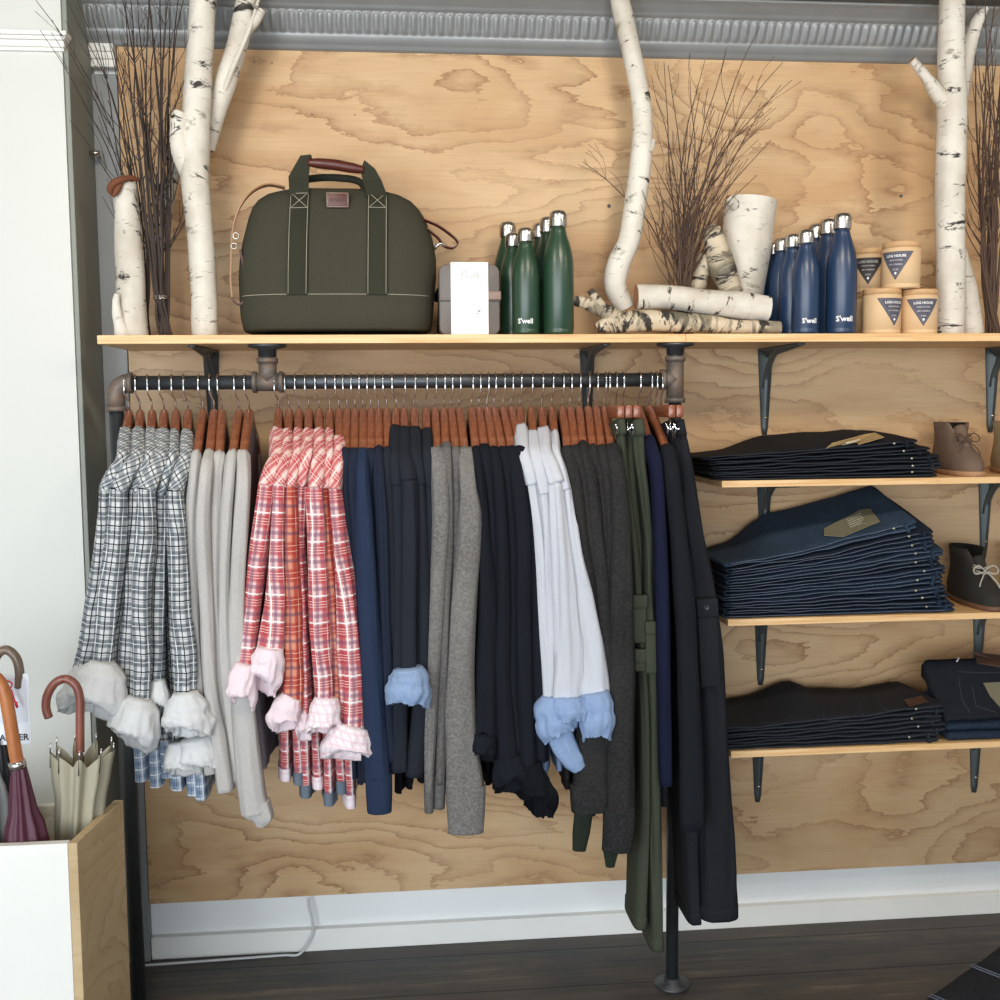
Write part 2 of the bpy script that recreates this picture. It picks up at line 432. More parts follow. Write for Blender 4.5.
for k, (z1, x0) in enumerate(LOW):
    nm = ('upper', 'middle', 'lowest')[k]
    hh = .235
    for px, s in (((764, 985), (761, 979), (758, 975))[k][0], 'left'), (((764, 985), (761, 979), (758, 975))[k][1], 'right'):
        pr = Z(px, 500, 0)
        # bracket() wants the pixel at its own height; verticals lean a little in the photo
        bracket(px, z1-.0165, hh, .25, '%s grey cast bracket below the %s of the three short shelves' % (s, nm))

# ================================================================ pipe rack
RY = -0.27; RODZ = Z(400, 381.3, RY); PR = .0168
xl = X(116, 400, RY); xt = X(268, 380, RY); xr = X(675, 380, RY)
rk = thing('pipe_clothes_rack', ((xl+xr)/2, RY, 0), 'black iron pipe clothes rail on two posts under the long shelf', 'clothes rack')
V3 = Vector
MB().tube([V3((xl+.03, RY, RODZ)), V3((xr-.02, RY, RODZ))], PR, 20).build('rail', IRON, rk)
MB().tube([V3((xl, RY, .0)), V3((xl, RY, RODZ-.03))], PR, 20).build('post', IRON, rk)
MB().tube([V3((xr, RY, .0)), V3((xr, RY, RODZ-.02))], PR*.95, 20).build('post', IRON, rk)
for x in (xl, xr): MB().lathe([(.045, 0), (.045, .006), (.024, .009), (.022, .022), (.018, .023)], (x, RY, 0), 24).build('floor_flange', IRON, rk)
b = MB(); pts = [V3((xl, RY, RODZ-.062)), V3((xl, RY, RODZ-.03))]+[V3((xl+.03-.03*math.cos(a), RY, RODZ-.03+.03*math.sin(a))) for a in [k*math.pi/12 for k in range(1, 6)]]+[V3((xl+.03, RY, RODZ)), V3((xl+.036, RY, RODZ))]
b.tube(pts, [.0215]*len(pts), 20)
b.tube([V3((xl, RY, RODZ-.066)), V3((xl, RY, RODZ-.054))], .025, 20).tube([V3((xl+.030, RY, RODZ)), V3((xl+.039, RY, RODZ))], .025, 20)
b.build('elbow', RUST, rk, label='rusty pipe elbow')
def tee(x, horiz, name='tee_fitting'):
    b = MB()
    b.tube([V3((x-.032, RY, RODZ)), V3((x+(.032 if horiz else 0), RY, RODZ))], .0215, 20)
    b.tube([V3((x, RY, RODZ-(0 if horiz else .05))), V3((x, RY, RODZ+.05))], .0215, 20)
    for e in ([-1, 1] if horiz else [-1]): b.tube([V3((x+e*.026, RY, RODZ)), V3((x+e*.036, RY, RODZ))], .0255, 20)
    for e in ([1] if horiz else [-1, 1]): b.tube([V3((x, RY, RODZ+e*.045)), V3((x, RY, RODZ+e*.057))], .0255, 20)
    b.build(name, RUST, rk, label='brown rusted pipe tee')
    MB().tube([V3((x, RY, RODZ+.04)), V3((x, RY, UZ-.004))], PR*.93, 20).build('riser', IRON, rk)
    MB().lathe([(.021, -.03), (.022, -.012), (.045, -.007), (.046, -.001), (.01, 0)], (x, RY, UZ), 28).build('shelf_flange', IRON, rk)
tee(xt, True); tee(xr, False)
# ================================================================ things on the long shelf
ZT = SHELF_Z
def textmesh(body, size, mat, name, parent, place, thick=.0003, align='CENTER', shear=0, wrapR=None, font_off=0):
    """lettering; place = function(local x, y) -> (point, normal)"""
    cu = bpy.data.curves.new(name, 'FONT'); cu.body = body; cu.size = size; cu.align_x = align; cu.extrude = 0; cu.shear = shear; cu.offset = font_off; cu.resolution_u = 2
    o = bpy.data.objects.new(name, cu); COL.objects.link(o)
    bpy.context.view_layer.update()
    me = bpy.data.meshes.new_from_object(o.evaluated_get(bpy.context.evaluated_depsgraph_get()))
    bpy.data.objects.remove(o); bm = bmesh.new(); bm.from_mesh(me); bpy.data.meshes.remove(me)
    if wrapR: bmesh.ops.subdivide_edges(bm, edges=[e for e in bm.edges if e.calc_length() > wrapR*.25], cuts=2)
    bm.verts.index_update(); V = []; 
    for v in bm.verts:
        p, n = place(v.co.x, v.co.y); V.append(Vector(p)+Vector(n)*thick)
    F = [[v.index for v in f.verts] for f in bm.faces]; bm.free()
    return mk(name, V, F, mat, parent, True, None, False)
def cyl(R_, zc, a0=0.0, cx=0, cy=0):
    def f(x, y):
        a = a0+x/R_; n = Vector((math.sin(a), -math.cos(a), 0)); return n*R_+Vector((cx, cy, zc+y)), n
    return f
def flat(c, nrm=(0, -1, 0)):
    c = Vector(c)
    def f(x, y): return c+Vector((x, 0, y)), Vector(nrm)
    return f

# ---- insulated bottles
def paint_mat(name, col): 
    M = Mat(name, col, .36); M.b.inputs['Coat Weight'].default_value = .35; M.b.inputs['Coat Roughness'].default_value = .3
    M.bump(M.noise(M.coord(), 400, 2), .04, .001); return M.m
GREENP = paint_mat('satin_green_paint', '#22402c'); BLUEP = paint_mat('satin_navy_paint', '#1d3554'); WHITEP = plain('white_print', '#f2f2ee', .5, 0, .01)
def bottle(h, r, mat, label, group, text=False):
    t = thing('steel_bottle', (0, 0, 0), label, 'bottle', group)
    b = MB().lathe([(r*.80, 0), (r*.93, .002), (r*.985, .006), (r*.985, .012), (r*.965, .0135), (r, .016), (r, h*.52), (r*.985, h*.58), (r*.93, h*.64), (r*.83, h*.70), (r*.70, h*.755), (r*.58, h*.80), (r*.51, h*.835), (r*.49, h*.86)], n=40)
    b.build('bottle_body', mat, t, True)
    b = MB().lathe([(r*.46, h*.86), (r*.50, h*.862), (r*.56, h*.868), (r*.575, h*.875), (r*.575, h*.955), (r*.55, h*.978), (r*.44, h*.994), (r*.25, h)], n=40)
    b.build('bottle_cap', STEEL, t, True, label='brushed steel cap')
    if text:
        textmesh("S'well", r*.50, WHITEP, 'bottle_logo', t, cyl(r, h*.105, .42 if text is True else text), wrapR=r, font_off=.0004)
    return t
def put_bottle(px, topy, big, col, Y, label, text=False):
    h, r = (.300, .0375) if big else (.258, .0335)
    # keep real proportions; place by the pixel of the axis on the shelf
    p = at(px, 333, Y); t = bottle(h, r, GREENP if col == 'green' else BLUEP, label, col+' steel bottles on the shelf', text)
    t.location = (p.x, Y, ZT); return t
put_bottle(526, 229, False, 'green', -.262, 'smaller front green bottle with white script logo, steel cap, next to white-sleeved box', -.15)
put_bottle(558.5, 212, True, 'green', -.258, 'tallest green bottle at the front right of the green bottles')
put_bottle(513.5, 240, False, 'green', -.182, 'smaller green bottle half hidden, second from front in left green row')
put_bottle(508.5, 225, True, 'green', -.095, 'taller green bottle at the back left, against the plywood')
put_bottle(548.5, 220, True, 'green', -.17, 'tall green bottle right behind the tallest front green one')
put_bottle(541, 230, True, 'green', -.085, 'green bottle furthest back behind the two tall green ones, barely showing')
put_bottle(805, 228, False, 'blue', -.262, 'smaller front navy bottle with white script logo, left of the tallest navy one', -.02)
put_bottle(840.5, 208, True, 'blue', -.256, 'tallest navy bottle in front with white script logo, beside the candles', -.14)
for px, Y, l in ((791.5, -.195, 'smaller navy bottle second in the left receding row'), (781, -.128, 'smaller navy bottle third in the left receding row'), (772.5, -.058, 'smaller navy bottle last in the left row, in shadow by the birch stump')):
    put_bottle(px, 235, False, 'blue', Y, l)
for px, Y, l in ((826.5, -.175, 'tall navy bottle second in the right receding row'), (815, -.10, 'tall navy bottle third in the right row, nearest the plywood')):
    put_bottle(px, 235, True, 'blue', Y, l)

# ---- lunch box with a white paper sleeve
GREYPL = plain('grey_silicone', '#6f6863', .55, 0, .04); 
def rounded(w, h, r, n=6):
    P = []
    for cx, cz, a0 in ((w/2-r, h-r, 0), (-w/2+r, h-r, 90), (-w/2+r, r, 180), (w/2-r, r, 270)):
        for k in range(n+1):
            a = math.radians(a0+90*k/n); P.append((cx+r*math.cos(a), cz+r*math.sin(a)))
    return P
def slab_xz(P, y0, y1, bev=.003):
    cx = sum(p[0] for p in P)/len(P); cz = sum(p[1] for p in P)/len(P)
    def ring(y, s): return [Vector((cx+(x-cx)*s, y, cz+(z-cz)*s)) for x, z in P]
    return ringmesh([ring(y0, .965), ring(y0+bev*.35, .99), ring(y0+bev, 1), ring(y1-bev, 1), ring(y1, .97)])
c = at(470, 335, -.265); s = mpp(-.265)
t = thing('lunch_box', (c.x, -.24, ZT), 'grey rounded lunch box in a white paper sleeve, between duffel bag and green bottles', 'box')
W_, H_ = 60*s, 70*s
b = MB(); b.add(*slab_xz(rounded(W_, H_*.5+.0, .012), -.028, .03)); 
V, F, U = slab_xz(rounded(W_, H_, .020), -.026, .03, .006); MB().add(V, F, U).build('box_body', GREYPL, t, True)
MB().box(-W_/2-.0015, W_/2+.0015, -.0275, .031, H_*.475, H_*.50, .001).build('lid_seam', plain('dark_seam', '#4b4542', .6), t, True)
MB().box(W_*.30, W_/2+.003, -.030, .02, H_*.50, H_*.62, .002).build('clasp', plain('taupe_clasp', '#8b7468', .5), t, True)
sl = MB().box(-.0468*.97-.0, .0468*.97, -.0315, .034, -.0, H_+.004, .0015).build('paper_sleeve', plain('white_card', '#f4f3f0', .55, 0, .01), t, True, label='white paper sleeve')
GREYPRINT = plain('pale_grey_print', '#b9bbb6', .6, 0, .01)
textmesh('Peak', .026, GREYPRINT, 'sleeve_text', sl, flat((0.0, -.0316, H_*.80)), shear=.35)
b = MB()
for x, z, r in ((.021, .058, .0022), (.0195, .052, .0016), (.024, .0585, .0018), (.0195, .046, .0012)):
    b.add([(x-r*1.5, -.0318, z-r*.3), (x, -.0318, z-r), (x+r*1.5, -.0318, z+r*.4), (x, -.0318, z+r)], [[0, 1, 2, 3]])
b.build('sleeve_drawing', plain('dark_print', '#55534f', .6), sl, True, smooth=False)

# ---- candles with paper triangle labels
TAN = plain('tan_card_jar', '#d8b78c', .6, 0, .06, 12); LID = plain('pale_wood_lid', '#c89f70', .55, 0, .2, 30); LBL = plain('slate_blue_label', '#4b4a58', .6, 0, .08, 60); LBL2 = plain('near_black_label', '#302b2c', .6)
CREAM = plain('cream_print', '#e8e0d4', .6)
def candle(x, Y, z, r, h, a0, label, dark=False):
    t = thing('candle_jar', (x, Y, z), label, 'candle', 'candles with triangle labels')
    MB().lathe([(r*.95, .0), (r*.985, .0015), (r*.985, h*.09), (r*.975, h*.095), (r, h*.10), (r, h*.86), (r*.97, h*.87)], n=40).build('jar', TAN, t, True)
    MB().lathe([(r*.9, h*.865), (r*.985, h*.87), (r*.99, h*.985), (r*.96, h), (r*.3, h)], n=40).build('lid', LID, t, True, label='pale wooden lid')
    f = cyl(r, 0, a0)
    def tri(w, z1, z0, th, name, mt, par):
        V = []; F = []; n = 10
        for i in range(n+1):
            s_ = i/n; zz = z1+(z0-z1)*s_; hw = w/2*(1-s_)
            for j in range(9): p, nn = f(hw*(j/4-1), zz); V.append(Vector(p)+nn*th)
        for i in range(n):
            for j in range(8): F.append([i*9+j, (i+1)*9+j, (i+1)*9+j+1, i*9+j+1])
        return mk(name, V, F, mt, par, True, None, True)
    L = LBL2 if dark else LBL
    lb = tri(r*1.86, h*.78, h*.17, .0004, 'label', L, t)
    tri(r*1.86*.86, h*.755, h*.225, .0006, 'label_border', plain('label_edge', '#6f6c74' if not dark else '#403a3a', .6), lb)
    tri(r*1.86*.80, h*.745, h*.25, .0008, 'label_field', L, lb)
    textmesh('LOG HOUSE', r*.19, WHITEP if not dark else GREYPRINT, 'label_text', lb, cyl(r, h*.66, a0), .001, wrapR=r, font_off=.0002)
    textmesh('HAND POURED', r*.10, CREAM, 'label_text', lb, cyl(r, h*.58, a0), .001, wrapR=r)
    textmesh('SOY CANDLE', r*.11, CREAM, 'label_text', lb, cyl(r, h*.49, a0), .001, wrapR=r)
    textmesh('8 OZ', r*.12, CREAM, 'label_text', lb, cyl(r, h*.38, a0), .001, wrapR=r)
    V = []; 
    for k in range(12):
        a = k*math.pi/6; p, n = f(r*.055*math.sin(a), h*.315+r*.07*math.cos(a)); V.append(Vector(p)+n*.0011)
    mk('label_emblem', V, [list(range(12))], WHITEP, lb, True, None, False)
s = mpp(-.25); r = 19.2*s; h = 46*s
candle(X(881, 333, -.25), -.25, ZT, r, h, .26, 'lower left candle jar, its triangle label turned to the right')
candle(X(918.2, 333, -.25), -.25, ZT, r*.97, h*.985, -.21, 'lower right candle jar beside the tall birch trunk')
candle(X(900.5, 288, -.25), -.25, ZT+h+.0004, r*.99, h*1.02, -.72, 'upper candle jar balanced on the two front ones')
candle(X(868, 333, -.14), -.145, ZT, r, h, .1, 'candle jar at the back, mostly hidden under the dark-labelled one')
candle(X(866.5, 290, -.14), -.145, ZT+h+.0004, r, h, -.40, 'back upper candle jar with a near-black triangle label', True)

# ---- birch wood
def trunk(name, pts, label, cat='birch log', group=None, mat=None, Y=-.15, stubs=(), seed=1, n=24, cap='cut', lump=.06, fork=()):
    """pts: (px, py, width px[, Y]) along the axis; real tube with bark and cut ends"""
    def axis(pl):
        P = []; Wd = []
        for q in pl:
            y = q[3] if len(q) > 3 else Y; P.append(at(q[0], q[1], y)); Wd.append(q[2]*mpp(y)/2)
        return P, Wd
    P, Wd = axis(pts); base = P[0].copy()
    low = min(p.z for p in P)
    t = thing(name, (P[0].x, P[0].y, ZT), label, cat, group)
    def tube(P, Wd, nm, sd):
        Q, W2 = crom(P, Wd, 10); rings = []; prev = None; L = 0; vs = []
        for i, p in enumerate(Q):
            T = (Q[min(i+1, len(Q)-1)]-Q[max(i-1, 0)]).normalized()
            if prev is None:
                a = Vector((0, 1, 0)); u = (a-T*a.dot(T)).normalized()
            else: u = (prev-T*prev.dot(T)).normalized()
            prev = u; w = T.cross(u); rg = []
            for k in range(n):
                a = 2*math.pi*k/n; dr = u*math.cos(a)+w*math.sin(a)
                q = 1+lump*noise.noise(Vector((math.cos(a)*1.2+sd*9, math.sin(a)*1.2, (L+i*.004)*9)))+lump*.4*noise.noise(Vector((math.cos(a)*4+sd*9, math.sin(a)*4, (L+i*.01)*20)))
                rg.append(p+dr*W2[i]*q)
            if i: L += (Q[i]-Q[i-1]).length
            vs.append(L+sd*1.3); rings.append(rg)
        V, F, U = ringmesh(rings, False, vs); b = MB().add(V, F, U); o = b.build(nm, mat or BIRCH, t)
        for e in (0, -1):
            T = (Q[1]-Q[0]).normalized()*-1 if e == 0 else (Q[-1]-Q[-2]).normalized()
            c_ = Q[e]; rg = rings[e]; V = [v for v in rg]+[c_+(v-c_)*.9+T*.001 for v in rg]+[c_+(v-c_)*.45+T*.0015 for v in rg]+[c_+T*.0015]
            F = []
            for q in range(2):
                for k in range(n): F.append([q*n+k, q*n+(k+1) % n, (q+1)*n+(k+1) % n, (q+1)*n+k])
            for k in range(n): F.append([2*n+k, 2*n+(k+1) % n, 3*n])
            mk('cut_end', V, F, CUTWOOD, o, False)
        return o
    tube(P, Wd, 'bark', seed)
    for k, st in enumerate(stubs):
        P2, W2 = axis(st); tube(P2, W2, 'branch', seed+k+3)
    return t
trunk('birch_pole', [(205, 336, 25, -.20), (204, 290, 25, -.2), (201, 245, 25, -.2), (196, 190, 27, -.2), (195, 150, 28, -.195), (197, 100, 27, -.19), (200, 50, 25, -.18), (203, 1, 24, -.18), (204, -25, 24, -.18)],
      'tall white birch trunk standing at the left of the shelf, right of the twigs', 'birch trunk', Y=-.2, seed=1,
      stubs=[[(193, 180, 20, -.19), (181, 150, 19, -.205), (178, 122, 14, -.21), (180, 112, 11, -.21)], ])
trunk('birch_pole', [(208, 150, 13, -.13), (214, 120, 18, -.135), (226, 80, 21, -.14), (238, 42, 19, -.15), (246, 2, 19, -.15), (250, -20, 18, -.15)], 'slimmer forked birch branch rising behind the tall left trunk', 'birch branch', seed=5,
      stubs=[[(240, 36, 12, -.15), (254, 22, 10, -.16), (262, 10, 7, -.16)], [(222, 96, 7, -.15), (232, 70, 5, -.17), (249, 30, 4, -.17), (259, -2, 3, -.17)]])
trunk('birch_pole', [(133, 336, 29, -.20), (131, 290, 27, -.20), (129, 250, 26, -.2), (127, 215, 24, -.2), (125, 192, 23, -.2), (125, 183, 21, -.2)], 'short birch stump with broken brown top, leftmost on the shelf', 'birch stump', seed=2,
      stubs=[[(123, 335, 16, -.225), (118, 318, 10, -.235), (116, 303, 7, -.24), (117, 294, 5, -.24)]])
stp = [o for o in COL.objects if o.name.startswith('birch_pole') and 'broken brown' in o.get('label', '')][0]
PEEL = plain('red_brown_inner_bark', '#6e4027', .8, 0, .25, 40, .4, 90)
b = MB(); b.tube([at(112, 196, -.235), at(110, 189, -.24), at(114, 183, -.245), at(122, 179.5, -.24), at(131, 178, -.225), at(139, 180, -.21)], [.002, .008, .009, .008, .007, .004], 10, sub=4)
b.tube([at(121, 182, -.235), at(117, 190, -.24), at(113, 197, -.24)], [.007, .008, .003], 8, sub=4)
b.build('peeled_bark', PEEL, stp, label='curled brown inner bark')
trunk('birch_pole', [(163, 250, 8, -.10), (170, 190, 12, -.1), (180, 160, 12, -.11), (190, 120, 9, -.11)], 'thin pale birch branch hidden between the dark twigs and tall left trunk', 'birch branch', seed=3)
trunk('birch_pole', [(626, 309, 20, -.17), (616, 288, 22, -.17), (618, 266, 23, -.17), (629, 240, 22, -.17), (635, 205, 22, -.165), (641, 160, 22, -.16), (642, 110, 19, -.15), (632, 55, 19, -.14), (622, 10, 19, -.13), (616, -22, 17, -.13)],
      'crooked slim birch trunk leaning up from the log pile in the middle', 'birch trunk', seed=6, stubs=[[(638, 158, 9, -.16), (648, 150, 9, -.165), (653, 140, 6, -.16)]])
trunk('birch_log', [(636, 297, 25, -.225), (665, 297, 24, -.225), (700, 301, 25, -.225), (738, 305, 27, -.225), (768, 309, 26, -.225)], 'smooth white birch log lying on the gnarled branch', 'log', seed=8)
trunk('gnarled_birch_log', [(596, 328, 10, -.235), (616, 323, 20, -.235), (650, 321, 21, -.235), (700, 323, 19, -.235), (740, 327, 14, -.235), (780, 328, 13, -.235)], 'gnarled lichen-covered birch branch lying on the shelf edge', 'log', mat=BIRCH2, seed=9, lump=.16,
      stubs=[[(622, 320, 17, -.235), (598, 308, 14, -.24), (582, 302, 11, -.245), (570, 300, 9, -.245)], [(605, 309, 9, -.245), (596, 298, 8, -.25), (590, 290, 7, -.25)]])
trunk('birch_stump', [(736, 333, 44, -.105), (741, 290, 46, -.105), (746, 245, 50, -.105), (751, 200, 52, -.105)], 'thick white birch stump standing behind the logs, next to navy bottles', 'birch stump', seed=10, n=32, lump=.03, stubs=[[(736, 206, 12, -.14), (731, 201, 10, -.15), (728, 197, 6, -.155)]])
trunk('birch_split_piece', [(733, 294, 23, -.175), (723, 268, 25, -.17), (715, 242, 22, -.165), (710, 226, 12, -.16)], 'split birch offcut with dark bark edge leaning on the thick stump', 'birch offcut', mat=BIRCH2, seed=12, lump=.14,
      stubs=[[(693, 300, 17, -.12), (703, 268, 17, -.13), (713, 242, 12, -.14), (718, 226, 6, -.15)]])
trunk('birch_pole', [(950, 335, 28, -.20), (951, 280, 29, -.2), (950, 200, 29, -.195), (952, 120, 29, -.19), (951, 60, 27, -.18), (952, 10, 25, -.18), (952, -25, 25, -.18)],
      'tall straight birch trunk to the right of the candles', 'birch trunk', seed=14, stubs=[[(950, 112, 14, -.19), (936, 92, 15, -.2), (925, 76, 10, -.205), (912, 60, 8, -.21)]])
trunk('birch_pole', [(962, 105, 10, -.10), (967, 60, 14, -.11), (976, 25, 13, -.12), (986, 8, 6, -.12)], 'pale broken branch behind the top of the tall right trunk', 'birch branch', seed=15)
trunk('birch_log', [(972, 335, 24, -.13), (967, 295, 22, -.12), (961, 258, 15, -.1), (957, 240, 7, -.1)], 'pointed birch piece leaning behind the tall right trunk foot', 'birch offcut', seed=16)

# ---- bundles of bare twigs
def twigs(label, base, waist, tips, Yb, mat, rnd, r0=.003, spread=.012, tie=None, shoots=5, wire=True):
    P0 = at(base[0], base[1], Yb); t = thing('twig_bundle', (P0.x, Yb, ZT), label, 'twigs')
    for px, py, Yt in tips:
        a = math.radians(rnd.uniform(0, 360)); rr = spread*rnd.random()**.5
        p0 = Vector((P0.x+math.cos(a)*rr, Yb+math.sin(a)*rr*.7, ZT+.001)); w = at(waist[0]+rnd.uniform(-3, 3), waist[1], Yb+rnd.uniform(-.006, .006))
        e = at(px, py, Yt); b = MB()
        n = 9; pts = []
        bow = Vector((rnd.uniform(-.02, .02), rnd.uniform(-.015, .015), 0))
        for i in range(n+1):
            s_ = i/n; 
            if s_ < .22: q = p0.lerp(w, s_/.22)
            else:
                k = (s_-.22)/.78; up = w+Vector(((w.x-p0.x)*1.2, 0, (e.z-w.z)*.55)); q = w.lerp(up, k).lerp(up.lerp(e, k), k)
            pts.append(q+bow*math.sin(s_*math.pi)+Vector((rnd.uniform(-1, 1), rnd.uniform(-1, 1), 0))*.0035*(1 if .05 < s_ < .95 else 0))
        rad = [r0*(1-.75*i/n)*rnd.uniform(.9, 1.1) for i in range(n+1)]
        b.tube(pts, rad, 6, sub=3)
        for k in range(shoots):
            i = rnd.randint(3, n-1); q = pts[i]; d = (pts[i+1]-pts[i]).normalized() if i < n else Vector((0, 0, 1))
            sd = 1 if rnd.random() < .5 else -1
            L = rnd.uniform(.06, .2)*(1-.4*i/n); dv = (d+Vector((sd*rnd.uniform(.35, .75), rnd.uniform(-.3, .3), 0))).normalized()
            mid = q+dv*L*.5+Vector((0, 0, .006)); end = q+(dv*.75+d*.45).normalized()*L
            end.y = min(end.y, -.012); mid.y = min(mid.y, -.012)
            b.tube([q, mid, end], [rad[i]*.6, rad[i]*.45, .0006], 5, sub=3)
            if rnd.random() < .6:
                q2 = mid; e2 = mid+(dv+Vector((-sd*.5, 0, .3))).normalized()*L*.45; e2.y = min(e2.y, -.012); b.tube([q2, e2], [rad[i]*.35, .0005], 4)
        b.V = [Vector((v.x, min(v.y, -.008), v.z)) for v in b.V]
        b.build('twig', mat, t)
    if wire:
        b = MB()
        w = at(waist[0], waist[1], Yb)
        for k in range(3): b.tube([w+Vector((math.cos(a)*spread*1.05, math.sin(a)*spread*1.0, k*.003)) for a in [j*math.pi/8 for j in range(17)]], .0011, 6)
        b.build('binding_wire', STEEL, t, label='wire tied round the twigs')
    return t
rn = random.Random(3)
tA = [(118, -20, -.12), (128, -25, -.25), (137, -15, -.3), (146, -25, -.2), (152, -20, -.15), (160, -25, -.1), (166, -20, -.3), (172, -25, -.2), (180, -15, -.12), (186, -10, -.2), (125, 0, -.15), (148, 0, -.28), (170, 0, -.1), (155, 40, -.1), (188, 70, -.2), (140, 60, -.2), (132, 30, -.26)]
twigs('dark bundle of bare twigs tied with wire, between stump and tall left trunk', (166, 333), (161, 299), tA, -.20, TWIG, rn, .0040, .017, shoots=5)
tA2 = [(62, -10, -.3), (28, -10, -.33), (40, 30, -.32), (90, 5, -.3), (104, 20, -.25), (100, 60, -.2), (52, 20, -.35), (70, 120, -.3), (112, 30, -.22), (98, 0, -.2), (75, -5, -.34)]
twigs('loose fan of thin dark twigs spreading left over the stump and white pillar', (147, 333), (144, 295), tA2, -.165, TWIG, rn, .0028, .010, shoots=4, wire=False)
tC = [(705, 60, -.12), (664, 62, -.1), (668, 65, -.2), (760, 26, -.3), (783, 62, -.2), (781, 85, -.25), (792, 80, -.15), (770, 118, -.2), (771, 140, -.2), (745, 120, -.1), (735, 95, -.16), (700, 92, -.14), (724, 60, -.12), (715, 110, -.2), (688, 120, -.15), (676, 150, -.12), (656, 100, -.06), (652, 160, -.14), (642, 190, -.2), (650, 215, -.14), (583, 162, -.08), (740, 160, -.22), (728, 145, -.2), (757, 175, -.22), (700, 170, -.2), (690, 80, -.2), (712, 175, -.12), (663, 200, -.2)]
twigs('brown fan of bare twigs rising behind the logs in the middle of the shelf', (684, 333), (683, 300), tC, -.155, TWIG2, rn, .0030, .028, shoots=6, wire=False)
tD = [(975, 40, -.1), (985, -10, -.14), (996, 60, -.2), (1003, 10, -.1), (1012, 90, -.2), (980, 120, -.1), (990, 30, -.22), (1020, 20, -.1), (972, 150, -.15), (992, 140, -.22), (1008, 150, -.16), (984, 80, -.2), (998, -20, -.12), (1015, -20, -.1), (978, 60, -.22)]
twigs('dark twigs at the far right of the shelf, behind the tall straight trunk', (992, 334), (990, 285), tD, -.12, TWIG2, rn, .0042, .022, shoots=5, wire=False)

# ---- olive duffel bag
CANV = knit('olive_canvas', '#3c3b30', '#48473a', .5, .85, 260); CANV2 = knit('olive_webbing', '#2f3026', '#3b3b30', .4, .8, 260); LEA = plain('brown_leather', '#502319', .42, 0, .25, 18, .3, 120)
TANLEA = plain('tan_leather_edge', '#a27a58', .5, 0, .15, 20); STITCH = plain('pale_stitching', '#a9a48f', .8)
BY = -.155
bag = thing('duffel_bag', (X(336, 334, BY), BY, ZT), 'olive canvas duffel bag with leather grip and webbing straps', 'bag')
S_ = [(333, 247, 428, .125), (331, 245, 431, .13), (318, 242, 433, .13), (300, 241, 434, .128), (280, 240, 436, .124), (262, 241, 436, .118), (248, 243, 434, .11), (235, 246, 431, .10), (222, 249, 426, .088), (210, 253, 419, .075), (202, 259, 411, .062), (196, 268, 400, .048), (192, 282, 386, .034), (190, 295, 370, .022), (189.3, 310, 352, .01)]
def bagrow(py, s):
    for a, b_ in zip(S_, S_[1:]):
        if a[0] >= py >= b_[0]:
            k = (a[0]-py)/(a[0]-b_[0]); return [a[i]+(b_[i]-a[i])*k for i in range(4)]
    return S_[0] if py > S_[0][0] else S_[-1]
def bagpt(px, py, off=0.0):
    """front surface of the bag at a silhouette pixel measured in the bag's middle plane"""
    q = bagrow(py, 0); c_ = (q[1]+q[2])/2; hw = (q[2]-q[1])/2; u = max(-.999, min(.999, (px-c_)/hw))
    d = q[3]*(1-abs(u)**3.2)**(1/3.2)
    p = at(px, py, BY); wob = .006*noise.noise(Vector((px*.03, py*.03, 2)))
    return Vector((p.x, BY-d-off-wob, p.z))
rings = []
for q in S_:
    a_ = at(q[1], q[0], BY); b_ = at(q[2], q[0], BY); cx = (a_.x+b_.x)/2; hw = (b_.x-a_.x)/2; z = (a_.z+b_.z)/2; z = max(z, ZT+.0008); rg = []
    for k in range(64):
        a = 2*math.pi*k/64; ca, sa = math.cos(a), math.sin(a); e = 2/3.2
        x = cx+hw*math.copysign(abs(ca)**e, ca); d = q[3]*math.copysign(abs(sa)**e, sa)
        wob = 0
        if sa < 0:
            pxx = q[1]+(q[2]-q[1])*(x-cx+hw)/(2*hw); wob = .006*noise.noise(Vector((pxx*.03, q[0]*.03, 2)))
        rg.append(Vector((x, min(BY+d-wob*(1 if sa < -.3 else 0), -.012), z)))
    rings.append(rg)
b = MB(); V, F, U = ringmesh(rings); b.add(V, F, U); b.build('bag_body', CANV, bag)
def ribbon(pts, wid, name, mat, parent, th=.0016, local=False, label=None):
    """flat band lying in x-z-ish; pts list of Vector, width vector along X by default or given as (point, widthvec)"""
    b = MB(); rings = []
    for i, p in enumerate(pts):
        if isinstance(p, tuple): p, wv = p
        else: wv = Vector((wid/2, 0, 0))
        q = [x[0] if isinstance(x, tuple) else x for x in pts]
        T = (q[min(i+1, len(q)-1)]-q[max(i-1, 0)]).normalized(); N = T.cross(wv).normalized()*th/2
        rings.append([p-wv-N, p+wv-N, p+wv+N, p-wv+N])
    V, F, U = ringmesh(rings); b.add(V, F, U); return b.build(name, mat, parent, local, smooth=False, label=label)
for c0, c1 in ((302, 302.5), (378, 377.5)):
    pts = [bagpt(c0+(c1-c0)*(300-y)/105, y, .003) for y in range(300, 192, -6)]
    ribbon(pts, 20*mpp(BY-.1), 'webbing_strap', CANV2, bag, .003)
    for e in (-8.6, 8.6):
        b = MB().tube([bagpt(c0+e, y, .0085) for y in range(299, 196, -5)], .0008, 5); b.build('stitching', STITCH, bag)
    b = MB()
    for (xa, ya), (xb, yb) in (((-8, 198), (8, 214)), ((8, 198), (-8, 214)), ((-8, 214), (8, 214)), ((-8, 198), (8, 198))):
        b.tube([bagpt(c0+xa+(xb-xa)*k/5, ya+(yb-ya)*k/5, .0055) for k in range(6)], .0008, 5)
    b.V = [v+Vector((0, -.0035, 0)) for v in b.V]
    b.build('cross_stitching', STITCH, bag)
